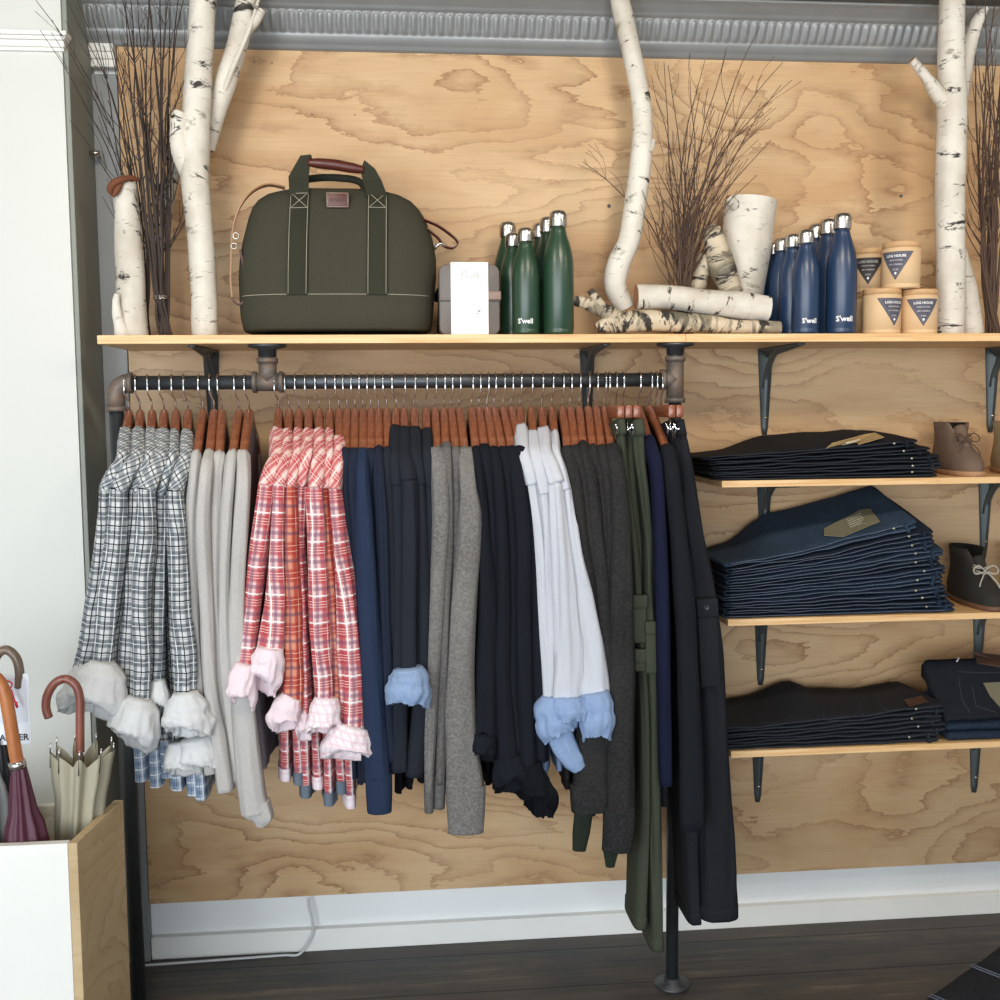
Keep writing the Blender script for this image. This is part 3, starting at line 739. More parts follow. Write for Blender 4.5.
b = MB().tube([bagpt(246+k*(427-246)/40, 299.5, .002) for k in range(41)], .0009, 5); b.build('stitching', STITCH, bag)
# carry handle: front loop
HY = BY-.05
def hp(px, py, Y=HY): return at(px, py, Y)
w_ = Vector((9.5*mpp(HY), 0, 0))
for pth in ([(300.5, 196), (299.5, 184), (300, 174)], [(376.5, 198), (372, 186), (367, 176)]):
    pass
ribbon([(bagpt(300.5, 199, .004), w_), (hp(299, 188, HY-.01), w_), (hp(298.5, 177), w_), (hp(302, 167), w_*.8), (hp(306, 160), w_*.55+Vector((0, 0, -.01))), (hp(313, 160.5), Vector((.004, 0, -.014)))], 0, 'handle_webbing', CANV2, bag, .004)
ribbon([(bagpt(376, 202, .004), w_), (hp(376, 192, HY-.01), w_), (hp(372, 180), w_*.95), (hp(368, 171), w_*.7+Vector((0, 0, .006))), (hp(362, 166), Vector((.006, 0, .014)))], 0, 'handle_webbing', CANV2, bag, .004)
b = MB().tube([hp(308, 162.5), hp(322, 163.5), hp(336, 165), hp(350, 167.5), hp(364, 170)], [.009, .0125, .013, .0125, .009], 14, sub=4); b.build('leather_grip', LEA, bag, label='brown leather grip')
b = MB().tube([at(300, 196, BY+.03), at(301, 182, BY+.03), at(318, 178, BY+.03), at(340, 178, BY+.03), at(358, 181, BY+.03), at(366, 190, BY+.03), at(370, 199, BY+.03)], .009, 10, sub=4); b.build('rear_handle', CANV2, bag)
# zip line on top and leather patch
b = MB().tube([at(x, 190.5+abs(x-335)*.012, BY-.02) for x in range(278, 362, 6)], .0022, 6); b.build('zip', plain('pale_zip', '#c3beb0', .5, .2), bag)
pc = [bagpt(x, y, .004) for y in (214, 199) for x in (328.5, 350.5)]
pa = MB().box(pc[0].x, pc[1].x, pc[0].y-.002, pc[0].y+.006, pc[0].z, pc[2].z, .001).build('leather_patch', LEA, bag)
b = MB(); x0, x1, y_, z0, z1 = pc[0].x+.002, pc[1].x-.002, pc[0].y-.0022, pc[0].z+.002, pc[2].z-.002
for A, B in (((x0, z0), (x1, z0)), ((x1, z0), (x1, z1)), ((x1, z1), (x0, z1)), ((x0, z1), (x0, z0))): b.tube([Vector((A[0], y_, A[1])), Vector((B[0], y_, B[1]))], .0007, 5)
b.build('patch_stitching', STITCH, pa)
rl = Vector(bag.location)
textmesh('KNAB', .0135, plain('debossed_leather', '#3f1c14', .6), 'patch_text', pa, flat(Vector(((x0+x1)/2, y_-.0002, (z0+z1)/2-.0045))-rl))
# shoulder strap
sp = [(285, 188, BY+.0), (268, 185, BY-.02), (252, 192, BY-.05), (240, 207, BY-.06), (233, 228, BY-.06), (231, 255, BY-.06), (230.5, 280, BY-.065), (232, 298, BY-.065)]
P, Wd = crom([at(*q) for q in sp], [0]*len(sp), 6)
ribbon([(p, Vector((.0015, -.010, .001))) for p in P], 0, 'shoulder_strap', TANLEA, bag, .0035, label='long tan leather shoulder strap')
P, Wd = crom([at(*q) for q in [(233, 300, BY-.06), (238, 304, BY-.06), (243, 300, BY-.06), (243, 268, BY-.06), (240, 250, BY-.06)]], [0]*5, 5)
ribbon([(p, Vector((.002, -.012, 0))) for p in P], 0, 'strap_end', LEA, bag, .004, label='dark brown strap end')
b = MB()
for px, py in ((236, 236), (234, 246)): c_ = at(px, py, BY-.07); b.tube([c_+Vector((.007*math.cos(a), -.002, .007*math.sin(a))) for a in [k*math.pi/12 for k in range(25)]], .0014, 6)
b.build('strap_buckle', STEEL, bag)
P, Wd = crom([at(*q) for q in [(424, 220, BY-.05), (438, 226, BY-.055), (452, 236, BY-.06), (458, 243, BY-.06), (453, 248, BY-.06), (444, 246, BY-.055), (438, 238, BY-.05), (426, 228, BY-.05)]], [0]*8, 5)
ribbon([(p, Vector((.001, -.006, .001))) for p in P], 0, 'side_pull', LEA, bag, .003, label='small brown leather side pull')
b = MB().tube([at(434, 249, BY-.06), at(440, 243, BY-.06), at(446, 246, BY-.06)], .004, 8); b.build('side_clip', STEEL, bag)
P, Wd = crom([at(*q) for q in [(437, 300, -.10), (442, 292, -.12), (444, 310, -.13), (441, 333, -.14)]], [.012, .014, .016, .012], 5)
b = MB().tube(P, Wd, 10); q = b.build('glove_roll', plain('black_cloth', '#15161a', .8)); 
tag(q, 'small black cloth roll in the gap right of the duffel bag', 'cloth roll')
# ================================================================ hangers and clothes
NZ = Z(400, 408.5, RY)                       # height of a hanger's neck
def arm_z(u): return -.008-.100*(abs(u)/.2)**1.25
HOOK = [(0, -.012), (0, .020), (-.004, .026), (-.017, .040), (-.0205, RODZ-NZ-.012)]
for k in range(9):
    a = math.radians(200-k*25); HOOK.append((math.cos(a)*.0192, RODZ-NZ+math.sin(a)*.0192))
def make_hanger(lean=.004):
    t = thing('wooden_hanger', (0, 0, 0), 'x', 'hanger')
    b = MB(); rings = []
    us = [-.2+.4*i/32 for i in range(33)]
    for u in us:
        z = arm_z(u) if abs(u) > .02 else arm_z(.02)+.006*(1-(u/.02)**2)
        th = .0104; hh = .017-.004*(abs(u)/.2); rg = []
        for k in range(14):
            a = 2*math.pi*k/14; e = .75
            rg.append(Vector((th*math.copysign(abs(math.cos(a))**e, math.cos(a)), u, z+hh*math.copysign(abs(math.sin(a))**e, math.sin(a))-.006)))
        rings.append(rg)
    V, F, U = ringmesh(rings); b.add(V, F, U); b.build('hanger_arms', HWOOD, t, True)
    P = [Vector((lean*min(1, max(0, (z-.022)/.018)), y, z)) for y, z in HOOK]
    MB().tube(P, .0021, 8).build('hook', CHROME, t, True, label='chrome wire hook')
    return t
def make_clip_hanger():
    t = thing('clip_hanger', (0, 0, 0), 'x', 'hanger')
    MB().box(-.0085, .0085, -.19, .19, -.026, .003, .003).build('hanger_bar', HWOOD, t, True)
    P = [Vector((0, y, z)) for y, z in HOOK]; MB().tube(P, .0021, 8).build('hook', CHROME, t, True, label='chrome wire hook')
    for s_ in (-1, 1):
        y = s_*.172; b = MB()
        b.tube([Vector((0, y, -.024)), Vector((0, y, -.05)), Vector((0, y, -.058))], .0016, 6)
        for e in (-1, 1):
            b.tube([Vector((e*.011, y-.004, -.040)), Vector((e*.004, y, -.052)), Vector((e*.010, y, -.074))], [.0022, .003, .0028], 8)
        b.tube([Vector((0, y-.009, -.053)), Vector((0, y+.009, -.053))], .0045, 10)
        b.build('clip', CHROME, t, True, label='chrome trouser clip')
    return t
_proto = {}
def hang(px, tipx, tipy, kind, label, group):
    """one more hanger on the rail; px = neck pixel, tipx = pixel of the front end"""
    x = X(px, 408, RY)
    if kind == 'clip': tx = X(tipx, 412, RY-.19); rz = math.atan2(tx-x, .19)
    else: tx = X(tipx, tipy, RY-.19); rz = math.atan2(tx-x, .19)
    key = kind if kind == 'clip' else (kind+'L' if px < 400 else kind)
    if key not in _proto: o = _proto[key] = make_clip_hanger() if kind == 'clip' else make_hanger(-.008 if px < 400 else .004)
    else: o = copy_tree(_proto[key])
    o.location = (x, RY, NZ); o.rotation_euler = (0, 0, rz); o['label'] = label; o['group'] = group
    return o, x, math.tan(rz)

def nz3(x, y, z): return noise.noise(Vector((x, y, z)))
def tubecloth(P, W, name, mat, parent, seed, fold=.12, bunch=None, n=26, sub=7, endin=.02, uvscale=1, roundness=.85, nf=7.0, label=None, cap0=True, ridges=0):
    """cloth tube; P points, W (width, depth); folds run along it, bunching near s where bunch(s) > 0"""
    Q, WW = crom([Vector(p) for p in P], W, sub); rings = []; L = 0; vs = []; seed = seed*1.37
    for i, p in enumerate(Q):
        T = (Q[min(i+1, len(Q)-1)]-Q[max(i-1, 0)]).normalized()
        sx = Vector((1, 0, 0)); sx = (sx-T*sx.dot(T)).normalized(); dp = T.cross(sx)
        if i: L += (Q[i]-Q[i-1]).length
        w, d = WW[i]; rg = []; bn = bunch(i/(len(Q)-1)) if bunch else 0
        for k in range(n):
            a = 2*math.pi*k/n; ca, sa = math.cos(a), math.sin(a)
            cr = abs(nz3(ca*2.1+seed, sa*2.1-seed, L*nf*.35))
            f = 1+fold*1.5*nz3(ca*1.9+seed, sa*1.9-seed, L*nf*.45)+fold*.9*nz3(ca*3.6-seed, sa*3.6+seed, L*nf)-fold*1.3*max(0, .28-cr)/.28*.6
            if ridges: f += ridges*math.sin(a*5+seed+L*6)
            if bn: f += bn*(nz3(ca*2.2+seed, sa*2.2, L*42)+.5*nz3(ca*4+seed, sa*4, L*85))
            rg.append(p+sx*(w/2*math.copysign(abs(ca)**roundness, ca)*f)+dp*(d/2*math.copysign(abs(sa)**roundness, sa)*f))
        rings.append(rg); vs.append(L)
    if endin:                                   # the open end turns inward like a real hem
        T = (Q[-1]-Q[-2]).normalized(); last = rings[-1]; c_ = Q[-1]
        for s_, dz in ((.9, .001), (.8, -.004), (.7, -endin)):
            rings.append([c_+(v-c_)*s_+T*dz for v in last]); L += .004; vs.append(L)
    V, F, U = ringmesh(rings, True, vs); return MB().add(V, F, U).build(name, mat, parent, label=label)

def rolled_cuff(P, W, name, mat, parent, seed, arch=.5, folds=.16, label=None, n=56):
    """a turned-back cuff: bulging, creased, its mouth open below and lifted at the front"""
    Q, WW = crom([Vector(p) for p in P], W, 6); m = len(Q); rings = []; seed *= 1.71
    Tt = (Q[-1]-Q[0]).normalized(); H = (Q[-1]-Q[0]).length; rnd = random.Random(int(seed*10)); k0 = rnd.uniform(-.7, .7)
    def vert(i, a, sc=1.0, lift=0.0):
        T = (Q[min(i+1, m-1)]-Q[max(i-1, 0)]).normalized(); sx = Vector((1, 0, 0)); sx = (sx-T*sx.dot(T)).normalized(); dp = T.cross(sx)
        if dp.y > 0: dp = -dp
        w, d = WW[i]; s_ = i/(m-1); ca, sa = math.cos(a), math.sin(a)
        cr = abs(nz3(ca*2.0+seed, sa*2.0, s_*1.6))*2-.45
        pl = nz3(ca*3.3-seed*2, sa*3.3+seed, s_*.9); pl = max(0, .30-abs(pl))/.30
        f = 1-folds*cr*(.35+1.0*s_)+.05*nz3(ca*6-seed, sa*6, s_*7)-.17*pl**2*s_**.8
        if s_ > .52: f += .045*min(1, (s_-.52)/.05)
        f += .03*math.exp(-((s_-.47)/.06)**2)*-1
        p = Q[i]+sx*(w/2*ca*f*sc)+dp*(d/2*sa*f*sc)
        front = (.5+.5*math.cos(a-math.pi/2-k0))**1.3
        up = (arch*H*front*s_**2+.04*H*pl*s_**2+.06*H*nz3(ca*1.5+seed, sa*1.5, 3)*s_)
        return p-Tt*(up+lift)
    for i in range(m): rings.append([vert(i, 2*math.pi*k/n) for k in range(n)])
    for sc, lf in ((1.0, -.0035), (.95, -.004), (.89, .001), (.84, .012), (.78, .030), (.62, .045)): rings.append([vert(m-1, 2*math.pi*k/n, sc, lf) for k in range(n)])
    V, F, U = ringmesh(rings, True); return MB().add(V, F, U).build(name, mat, parent, label=label)

def body(x, tr, hemz, mat, parent, seed, front=-.175, back=.175, th0=.020, th1=.034, ztop=None, dx=0, wave=.0045, name='body', hem=None, flare=0, drop=.0, band=None):
    """the hanging trunk of a shirt: seen edge on, slightly wavy, following the hanger's slope"""
    n, m = 40, 26; rings = []
    for i in range(m+1):
        s_ = i/m; rg = []
        for k in range(n):
            a = 2*math.pi*k/n; u = math.cos(a); v = math.sin(a)
            uu = (front+back)/2+(back-front)/2*math.copysign(abs(u)**.9, u)*(1+flare*s_)
            zt = NZ+arm_z(uu)-.004-drop*math.exp(-(uu/.07)**2)
            zb = hemz+.008*nz3(uu*9, seed, 4)
            z = zt+(zb-zt)*s_
            th = th0+(th1-th0)*s_; edge = abs(v)**.55
            wv = wave*(.3+s_)*(nz3(uu*12+seed*3, s_*1.4, seed)+.5*nz3(uu*26, s_*2.5+seed, 9))*2
            rg.append(Vector((x-tr*uu+dx*s_*s_+wv+math.copysign(th/2*edge, v), RY+uu, z)))
        rings.append(rg)
    if band:                                    # a hem in another cloth: its own mesh, a hair wider
        k0 = int(m*band[0]); cut = rings[k0:]; c2 = []
        for rg in cut:
            g = sum(rg, Vector())/n; c2.append([v+Vector((.0022*math.copysign(abs(math.sin(2*math.pi*k/n))**.3, math.sin(2*math.pi*k/n)), .003*math.cos(2*math.pi*k/n), -.001)) for k, v in enumerate(rg)])
        V, F, U = ringmesh(c2, False); MB().add(V, F, U).build(band[2], band[1], parent)
    V, F, U = ringmesh(rings, False); return MB().add(V, F, U).build(name, mat, parent)

def garment(name, cat, group, label, hlabel, neck, tip, topy, path, mats, hemy, seed, Ys=-.495, cuffs=(), hemdx=0, depth=.045, fold=.12, yoke=None, bunch=None, capw=None, rear=True, bodyw=(.015, .024), rib=None, front=-.165, hem=None, endin=.015):
    hg, x, tr = hang(neck, tip, 445, 'wood', hlabel, 'wooden hangers on the rail')
    t = thing(name, (x, RY, Z(path[-1][0], hemy, RY)), label, cat, group)
    # where on the front arm does the cloth start?
    ub = .19
    for k in range(5, 96):
        u = k*.002; p = proj((x+tr*u, RY-u, NZ+arm_z(u)+.010))
        if p[1] >= topy: ub = u; break
    w0 = (capw or path[0][2])*mpp(RY-.19)
    cap = []
    us = [ub, ub+(.198-ub)*.5, .198] if ub < .17 else [ub, .198]
    for u in us: cap.append(Vector((x+tr*u, RY-u, NZ+arm_z(u)-.004)))
    sl = [at(px, py, Ys) for px, py, w in path]; W = [(w*mpp(Ys)*1.0, depth) for px, py, w in path]
    capW = [(w0*.92, .040)]+[(w0, .044)]*(len(cap)-1)
    mb, msl = mats[0], mats[1]
    if yoke:                                    # separate shoulder panel down to the armhole seam
        k = yoke; j = Vector(sl[0])
        Pc = cap+[cap[-1].lerp(j, .5)+Vector((0, -.006, .004)), j]
        tubecloth(Pc, capW+[(w0*1.04, depth)]*1+[(W[0][0]*1.05, depth*1.02)], 'shoulder', yoke, t, seed+50, fold*.55, sub=5, endin=0)
        tubecloth([j+Vector((0, .002, .004))]+sl[1:], W, 'sleeve', msl, t, seed, fold, bunch, sub=8, endin=endin)
    else:
        P = cap+sl; WW = capW+W
        tubecloth(P, WW, 'sleeve', msl, t, seed, fold, bunch, sub=7, endin=endin)
    # trunk and far sleeve
    hz = Z(neck+10, hemy, RY-.1)
    body(x, tr, hz, mb, t, seed, th0=bodyw[0], th1=bodyw[1], dx=hemdx, front=front, drop=.02, band=hem)
    if rear:
        L = (sl[0]-sl[-1]).length; a = Vector((x-tr*.19, RY+.19, NZ+arm_z(.19)))
        tubecloth([Vector((x-tr*.1, RY+.10, NZ+arm_z(.1)-.004)), a, a+Vector((0, -.004, -.10)), a+Vector((0, -.010, -.30)), a+Vector((0, -.012, -min(L, .58)))], [(.022, .036)]*2+[(.026, .036)]*3, 'sleeve', msl, t, seed+5, fold*.6, n=14, sub=5, endin=0)
    for c_ in cuffs:
        nm, pl, mt, kw = c_; Yc = kw.pop('Y', Ys-.006)
        P = [at(q[0], q[1], Yc) for q in pl]; WW = [(q[2]*mpp(Yc), (q[3] if len(q) > 3 else q[2]*.7)*mpp(Yc)*1.25) for q in pl]
        if 'endin' in kw or 'fold' in kw: tubecloth(P, WW, nm, mt, t, seed+20, kw.get('fold', .12), kw.get('bunch'), sub=kw.get('sub', 8), endin=kw.get('endin', .03), label=kw.get('label'), n=36, nf=kw.get('nf', 12))
        else: rolled_cuff(P, WW, nm, mt, t, seed+20, kw.get('arch', .46), kw.get('folds', .15), kw.get('label'))
    return t

# ---- cloths
S = lambda *a: a
GP = plaid('grey_blue_plaid', '#c9cac8', [S(0, .040, .5, .56, '#35434f', .66), S(1, .040, .5, .52, '#323f4b', .68), S(0, .040, .5, .06, '#dcdcd8', .9), S(1, .040, .5, .06, '#dcdcd8', .8), S(0, .040, .02, .075, '#12161d', .95), S(1, .040, .02, .075, '#12161d', .95), S(1, .040, .15, .03, '#2b333d', .6)])
GPD = plaid('grey_blue_plaid_bias', '#cccdca', [S(0, .027, .5, .5, '#45515c', .66), S(1, .027, .5, .5, '#45515c', .62), S(0, .027, .02, .09, '#15181e', .95), S(1, .027, .02, .09, '#15181e', .95), S(0, .027, .5, .06, '#eceae6', .8)], rot=.75)
GPB = plaid('blue_plaid_hem', '#a9b4c2', [S(0, .030, .5, .4, '#5f748f', .6), S(1, .030, .5, .4, '#5f748f', .55), S(0, .03, .0, .1, '#f3f5f6', .9), S(1, .03, .0, .1, '#f3f5f6', .9), S(0, .030, .25, .06, '#2f3d58', .8)])
RP = plaid('red_white_plaid', '#dfbcb8', [S(0, .050, .3, .56, '#b23a42', .82), S(1, .060, .3, .54, '#b23a42', .72), S(0, .050, .3, .05, '#ecd6cc', .7), S(1, .060, .20, .025, '#f0dcd0', .85), S(1, .060, .30, .025, '#f0dcd0', .85), S(1, .060, .40, .025, '#f0dcd0', .8), S(0, .050, .76, .16, '#775069', .6), S(1, .060, .72, .16, '#7a4c66', .6), S(0, .050, .96, .08, '#f3ebe6', .85), S(1, .060, .98, .06, '#f3ebe6', .9)])
RPO = plaid('orange_red_plaid', '#cf8a70', [S(0, .050, .3, .56, '#a8342f', .8), S(1, .060, .3, .54, '#a8342f', .7), S(0, .050, .3, .05, '#e8c2a8', .7), S(1, .060, .20, .025, '#e8c2a8', .85), S(1, .060, .40, .025, '#e8c2a8', .85), S(0, .050, .80, .14, '#61425a', .6), S(1, .060, .75, .14, '#61425a', .6)])
RPD = plaid('red_white_plaid_bias', '#e2c0b8', [S(0, .032, .3, .6, '#b8434a', .8), S(1, .036, .3, .56, '#b8434a', .66), S(0, .032, .3, .07, '#f0dfd4', .7), S(1, .036, .22, .04, '#f0dfd4', .7), S(1, .036, .38, .04, '#f0dfd4', .7), S(0, .032, .85, .1, '#efe2da', .8)], rot=.6)
PALE = knit('pale_grey_flannel', '#c7c9c9', '#d9d8d4', .6); PALEP = knit('pink_white_flannel', '#e3cdd2', '#efe2e4', .6); PALEP2 = plaid('faint_pink_check', '#ece0e2', [S(0, .02, .5, .3, '#e3bcc2', .5), S(1, .02, .5, .3, '#e3bcc2', .45)])
LG = knit('light_grey_knit', '#aba8a4', '#bfbbb5', .6); LG_SHADE = knit('light_grey_knit_shaded', '#77747a', '#918e90', .6)  # second one: same knit, with the shade on the trunks put into its colour
NAVY = knit('navy_knit', '#1d2230', '#272e3e', .5); NAVY2 = knit('bright_navy_knit', '#222d42', '#2d3a52', .5); SLATE = knit('slate_cotton', '#20232a', '#2a2e36', .4)
LBLUE = knit('pale_blue_flannel', '#7f95b4', '#9aaecb', .5); GREYK = knit('heather_grey_fleece', '#5d5b58', '#8a8782', .75, fs=170); GREYK2 = knit('dark_heather_grey_fleece', '#504e4c', '#777470', .7, fs=170)
BLK = knit('blue_black_knit', '#14161c', '#1f222a', .4); BLK2 = knit('black_knit', '#0e0f13', '#16181d', .4)
WHT = knit('white_cotton', '#b9bcc4', '#cfcfcf', .4); SKY = knit('light_blue_cotton', '#8096b8', '#9aaecb', .5); CHAR = knit('charcoal_flecked_knit', '#1c1d1e', '#413f3c', .5, fs=150)
OLV = knit('olive_cotton', '#3b3f33', '#494c3f', .5); DOLV = knit('dark_green_cotton', '#232921', '#2f352b', .5); INK = knit('ink_navy_cotton', '#14172a', '#1b203a', .4)
COAL = knit('coal_cotton', '#14161a', '#202328', .5); COAL2 = knit('washed_black_cotton', '#1b1c20', '#292b2f', .6)
ORD = ['first', 'second', 'third', 'fourth', 'fifth', 'sixth', 'seventh', 'eighth']
def HL(k, n, what): return 'cherry wood hanger holding the %s %s from the left' % (ORD[k], what)

# six grey plaid shirts with rolled pale cuffs
rs = random.Random(11)
gp = [
 (129, 123, 427, [(107, 490, 15), (103, 540, 18), (97, 590, 20), (89, 640, 20), (83, 672, 20)], 772, -.47, [('cuff', [(86, 668, 22, 16), (82, 684, 34, 26), (78, 702, 40, 34), (74, 718, 34, 30)], PALE, dict(Y=-.485))], 'leftmost grey plaid shirt on the rail, pale cuff at far left'),
 (140, 137, 427, [(119, 490, 16), (116, 540, 20), (110, 600, 21), (106, 640, 20), (104, 668, 19)], 778, -.495, [('cuff', [(103, 662, 24, 20), (101, 676, 50, 36), (98, 694, 58, 44), (96, 712, 52, 40), (94, 722, 42, 32)], PALE, dict(Y=-.52, label='fat pale rolled cuff'))], 'second grey plaid shirt from left, with widest pale rolled cuff'),
 (152, 150, 427, [(137, 490, 13), (134, 540, 16), (131, 600, 18), (129, 650, 18), (126, 690, 18)], 770, -.465, [], 'third grey plaid shirt from left, sleeve squeezed behind its neighbours'),
 (164, 161, 428, [(147, 490, 17), (146, 540, 20), (143, 600, 19), (142, 650, 20), (140, 706, 19)], 783, -.505, [('cuff', [(140, 698, 24, 20), (137, 710, 44, 32), (134, 728, 52, 40), (131, 742, 48, 36), (128, 752, 38, 28)], PALE, dict(Y=-.525, label='fat pale rolled cuff'))], 'fourth grey plaid shirt from left, pale cuff hanging in the middle'),
 (176, 174, 429, [(163, 492, 11), (160, 540, 13), (158, 600, 15), (157, 650, 15), (156, 690, 15)], 786, -.47, [('cuff', [(158, 680, 14, 12), (159, 700, 24, 18), (160, 716, 22, 16)], PALE, dict(Y=-.485))], 'fifth grey plaid shirt from left, narrow dark sleeve with hidden cuff'),
 (188, 186, 429, [(176, 492, 15), (177, 540, 20), (181, 600, 22), (184, 650, 23), (186, 698, 22)], 790, -.5, [('cuff', [(185, 692, 24, 20), (187, 708, 44, 30), (189, 726, 50, 36), (192, 744, 42, 32)], PALE, dict(Y=-.52, label='pale rolled cuff')), ('cuff_band', [(196, 738, 30, 22), (200, 758, 40, 28), (204, 776, 34, 24)], PALE, dict(Y=-.50)), ('cuff_band', [(180, 742, 22, 18), (182, 760, 34, 24), (186, 780, 36, 24)], PALE, dict(Y=-.485))], 'rightmost grey plaid shirt, with crumpled cuffs beside the grey sweaters'),
]
for k, (nk, tp, ty, path, hy, Ys, cf, lab) in enumerate(gp):
    g = garment('plaid_shirt', 'shirt', 'grey plaid shirts on the rail', lab, HL(k, 6, 'grey plaid shirt'), nk, tp, ty, path, (GP, GP), hy, 10+k, Ys, cf, yoke=GPD, fold=.21, bunch=lambda s: .10*max(0, s-.55), hemdx=.012, bodyw=(.016, .038), hem=(.9, GPB, 'shirt_tail'))

# five light grey sweaters
lg = [
 (203, 196, 452, [(195, 475, 13), (192, 520, 14), (193, 600, 14), (198, 680, 13), (206, 740, 14), (212, 772, 14)], 745, -.48, 'leftmost light grey sweater, its sleeve beside the plaid shirts'),
 (214, 209, 449, [(207, 475, 13), (204, 520, 14), (206, 600, 14), (210, 680, 14), (220, 745, 16), (226, 790, 18)], 750, -.50, 'second light grey sweater from left, sleeve end curled at bottom'),
 (222, 219, 453, [(217, 475, 12), (215, 520, 14), (215, 600, 14), (221, 680, 15), (230, 740, 18), (236, 780, 18)], 752, -.475, 'third light grey sweater from left, middle one of its bunch'),
 (239, 232, 457, [(230, 480, 13), (227, 520, 13), (225, 600, 13), (229, 680, 15), (238, 740, 17), (246, 785, 17)], 756, -.49, 'fourth light grey sweater from left, just left of the pointed sleeve'),
 (249, 243, 461, [(243, 485, 14), (240, 530, 15), (237, 600, 14), (238, 660, 16), (245, 730, 24), (252, 790, 27), (256, 812, 30)], 762, -.505, 'rightmost light grey sweater, with the longest pointed sleeve end'),
]
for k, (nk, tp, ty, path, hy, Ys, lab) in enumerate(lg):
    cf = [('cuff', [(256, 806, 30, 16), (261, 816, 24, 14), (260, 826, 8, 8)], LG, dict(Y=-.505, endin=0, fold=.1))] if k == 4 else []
    garment('knit_sweater', 'sweater', 'light grey sweaters on the rail', lab, HL(k, 5, 'light grey sweater'), nk, tp, ty, path, (LG_SHADE, LG), hy, 30+k, Ys, cf, fold=.13, bodyw=(.015, .034), hemdx=.02, bunch=lambda s: .14*max(0, s-.7))

# seven red plaid shirts
rp = [
 (278.6, 276, 427, [(266, 487, 16), (260, 540, 18), (254, 600, 17), (249, 640, 17), (246, 672, 18)], 772, -.505, RP, [('cuff', [(246, 664, 22, 18), (243, 680, 30, 24), (241, 700, 30, 26), (243, 714, 22, 18)], PALEP, dict(Y=-.53))], 'leftmost red plaid shirt, with a crumpled pink cuff at the left'),
 (289, 287, 429, [(280, 487, 14), (277, 540, 16), (275, 600, 22), (272, 640, 24), (270, 656, 24)], 775, -.51, RP, [('cuff', [(270, 648, 26, 20), (268, 662, 34, 26), (265, 680, 34, 26), (263, 697, 26, 20)], PALEP, dict(Y=-.525, label='pale pink rolled cuff'))], 'second red plaid shirt from left, pale pink cuff turned sideways'),
 (299, 297, 427, [(291, 487, 12), (291, 540, 18), (292, 600, 22), (293, 660, 20), (293, 706, 19)], 790, -.495, RPO, [('cuff', [(292, 696, 20, 16), (286, 708, 30, 22), (282, 724, 32, 22), (283, 734, 24, 18)], PALEP, dict(Y=-.505))], 'third red plaid shirt from left, its sleeve more orange than the others'),
 (309, 307, 428, [(300, 484, 15), (298, 540, 17), (300, 600, 18), (303, 660, 16), (306, 720, 14)], 782, -.475, RP, [('cuff', [(305, 712, 14, 12), (304, 728, 18, 14), (304, 742, 14, 12)], PALEP, dict(Y=-.482))], 'fourth red plaid shirt from left, in the middle of its bunch'),
 (319, 319, 428, [(315, 489, 15), (316, 540, 17), (318, 600, 20), (321, 650, 22), (325, 705, 22)], 796, -.505, RP, [('cuff', [(326, 698, 24, 18), (325, 712, 32, 24), (323, 728, 34, 26), (321, 737, 30, 22)], PALEP2, dict(Y=-.52, label='checked white rolled cuff'))], 'fifth red plaid shirt from left, with white cuff above the hems'),
 (329.5, 329, 428, [(325, 487, 11), (328, 540, 14), (332, 600, 17), (336, 660, 17), (338, 715, 16)], 785, -.48, RPO, [], 'sixth red plaid shirt from left, partly hidden orange-red sleeve'),
 (339, 339, 435, [(335, 490, 14), (340, 540, 17), (347, 600, 20), (352, 660, 24), (354, 735, 26)], 797, -.50, RP, [('cuff', [(353, 726, 32, 22), (350, 737, 46, 28), (346, 752, 50, 30), (344, 764, 44, 26)], PALEP2, dict(Y=-.515, label='wide white rolled cuff'))], 'rightmost red plaid shirt, with the widest white rolled cuff'),
]
GREYHEM = knit('slate_hem_band', '#5d6873', '#7a848d', .5)
for k, (nk, tp, ty, path, hy, Ys, mt, cf, lab) in enumerate(rp):
    g = garment('plaid_shirt', 'shirt', 'red plaid shirts on the rail', lab, HL(k, 7, 'red plaid shirt'), nk, tp, ty, path, (RP, mt), hy, 50+k, Ys, cf, yoke=RPD, fold=.21, bunch=lambda s: .12*max(0, s-.6), hemdx=.004, bodyw=(.016, .034), hem=(.965, GREYHEM if k % 3 else PALEP2, 'hem_band'))

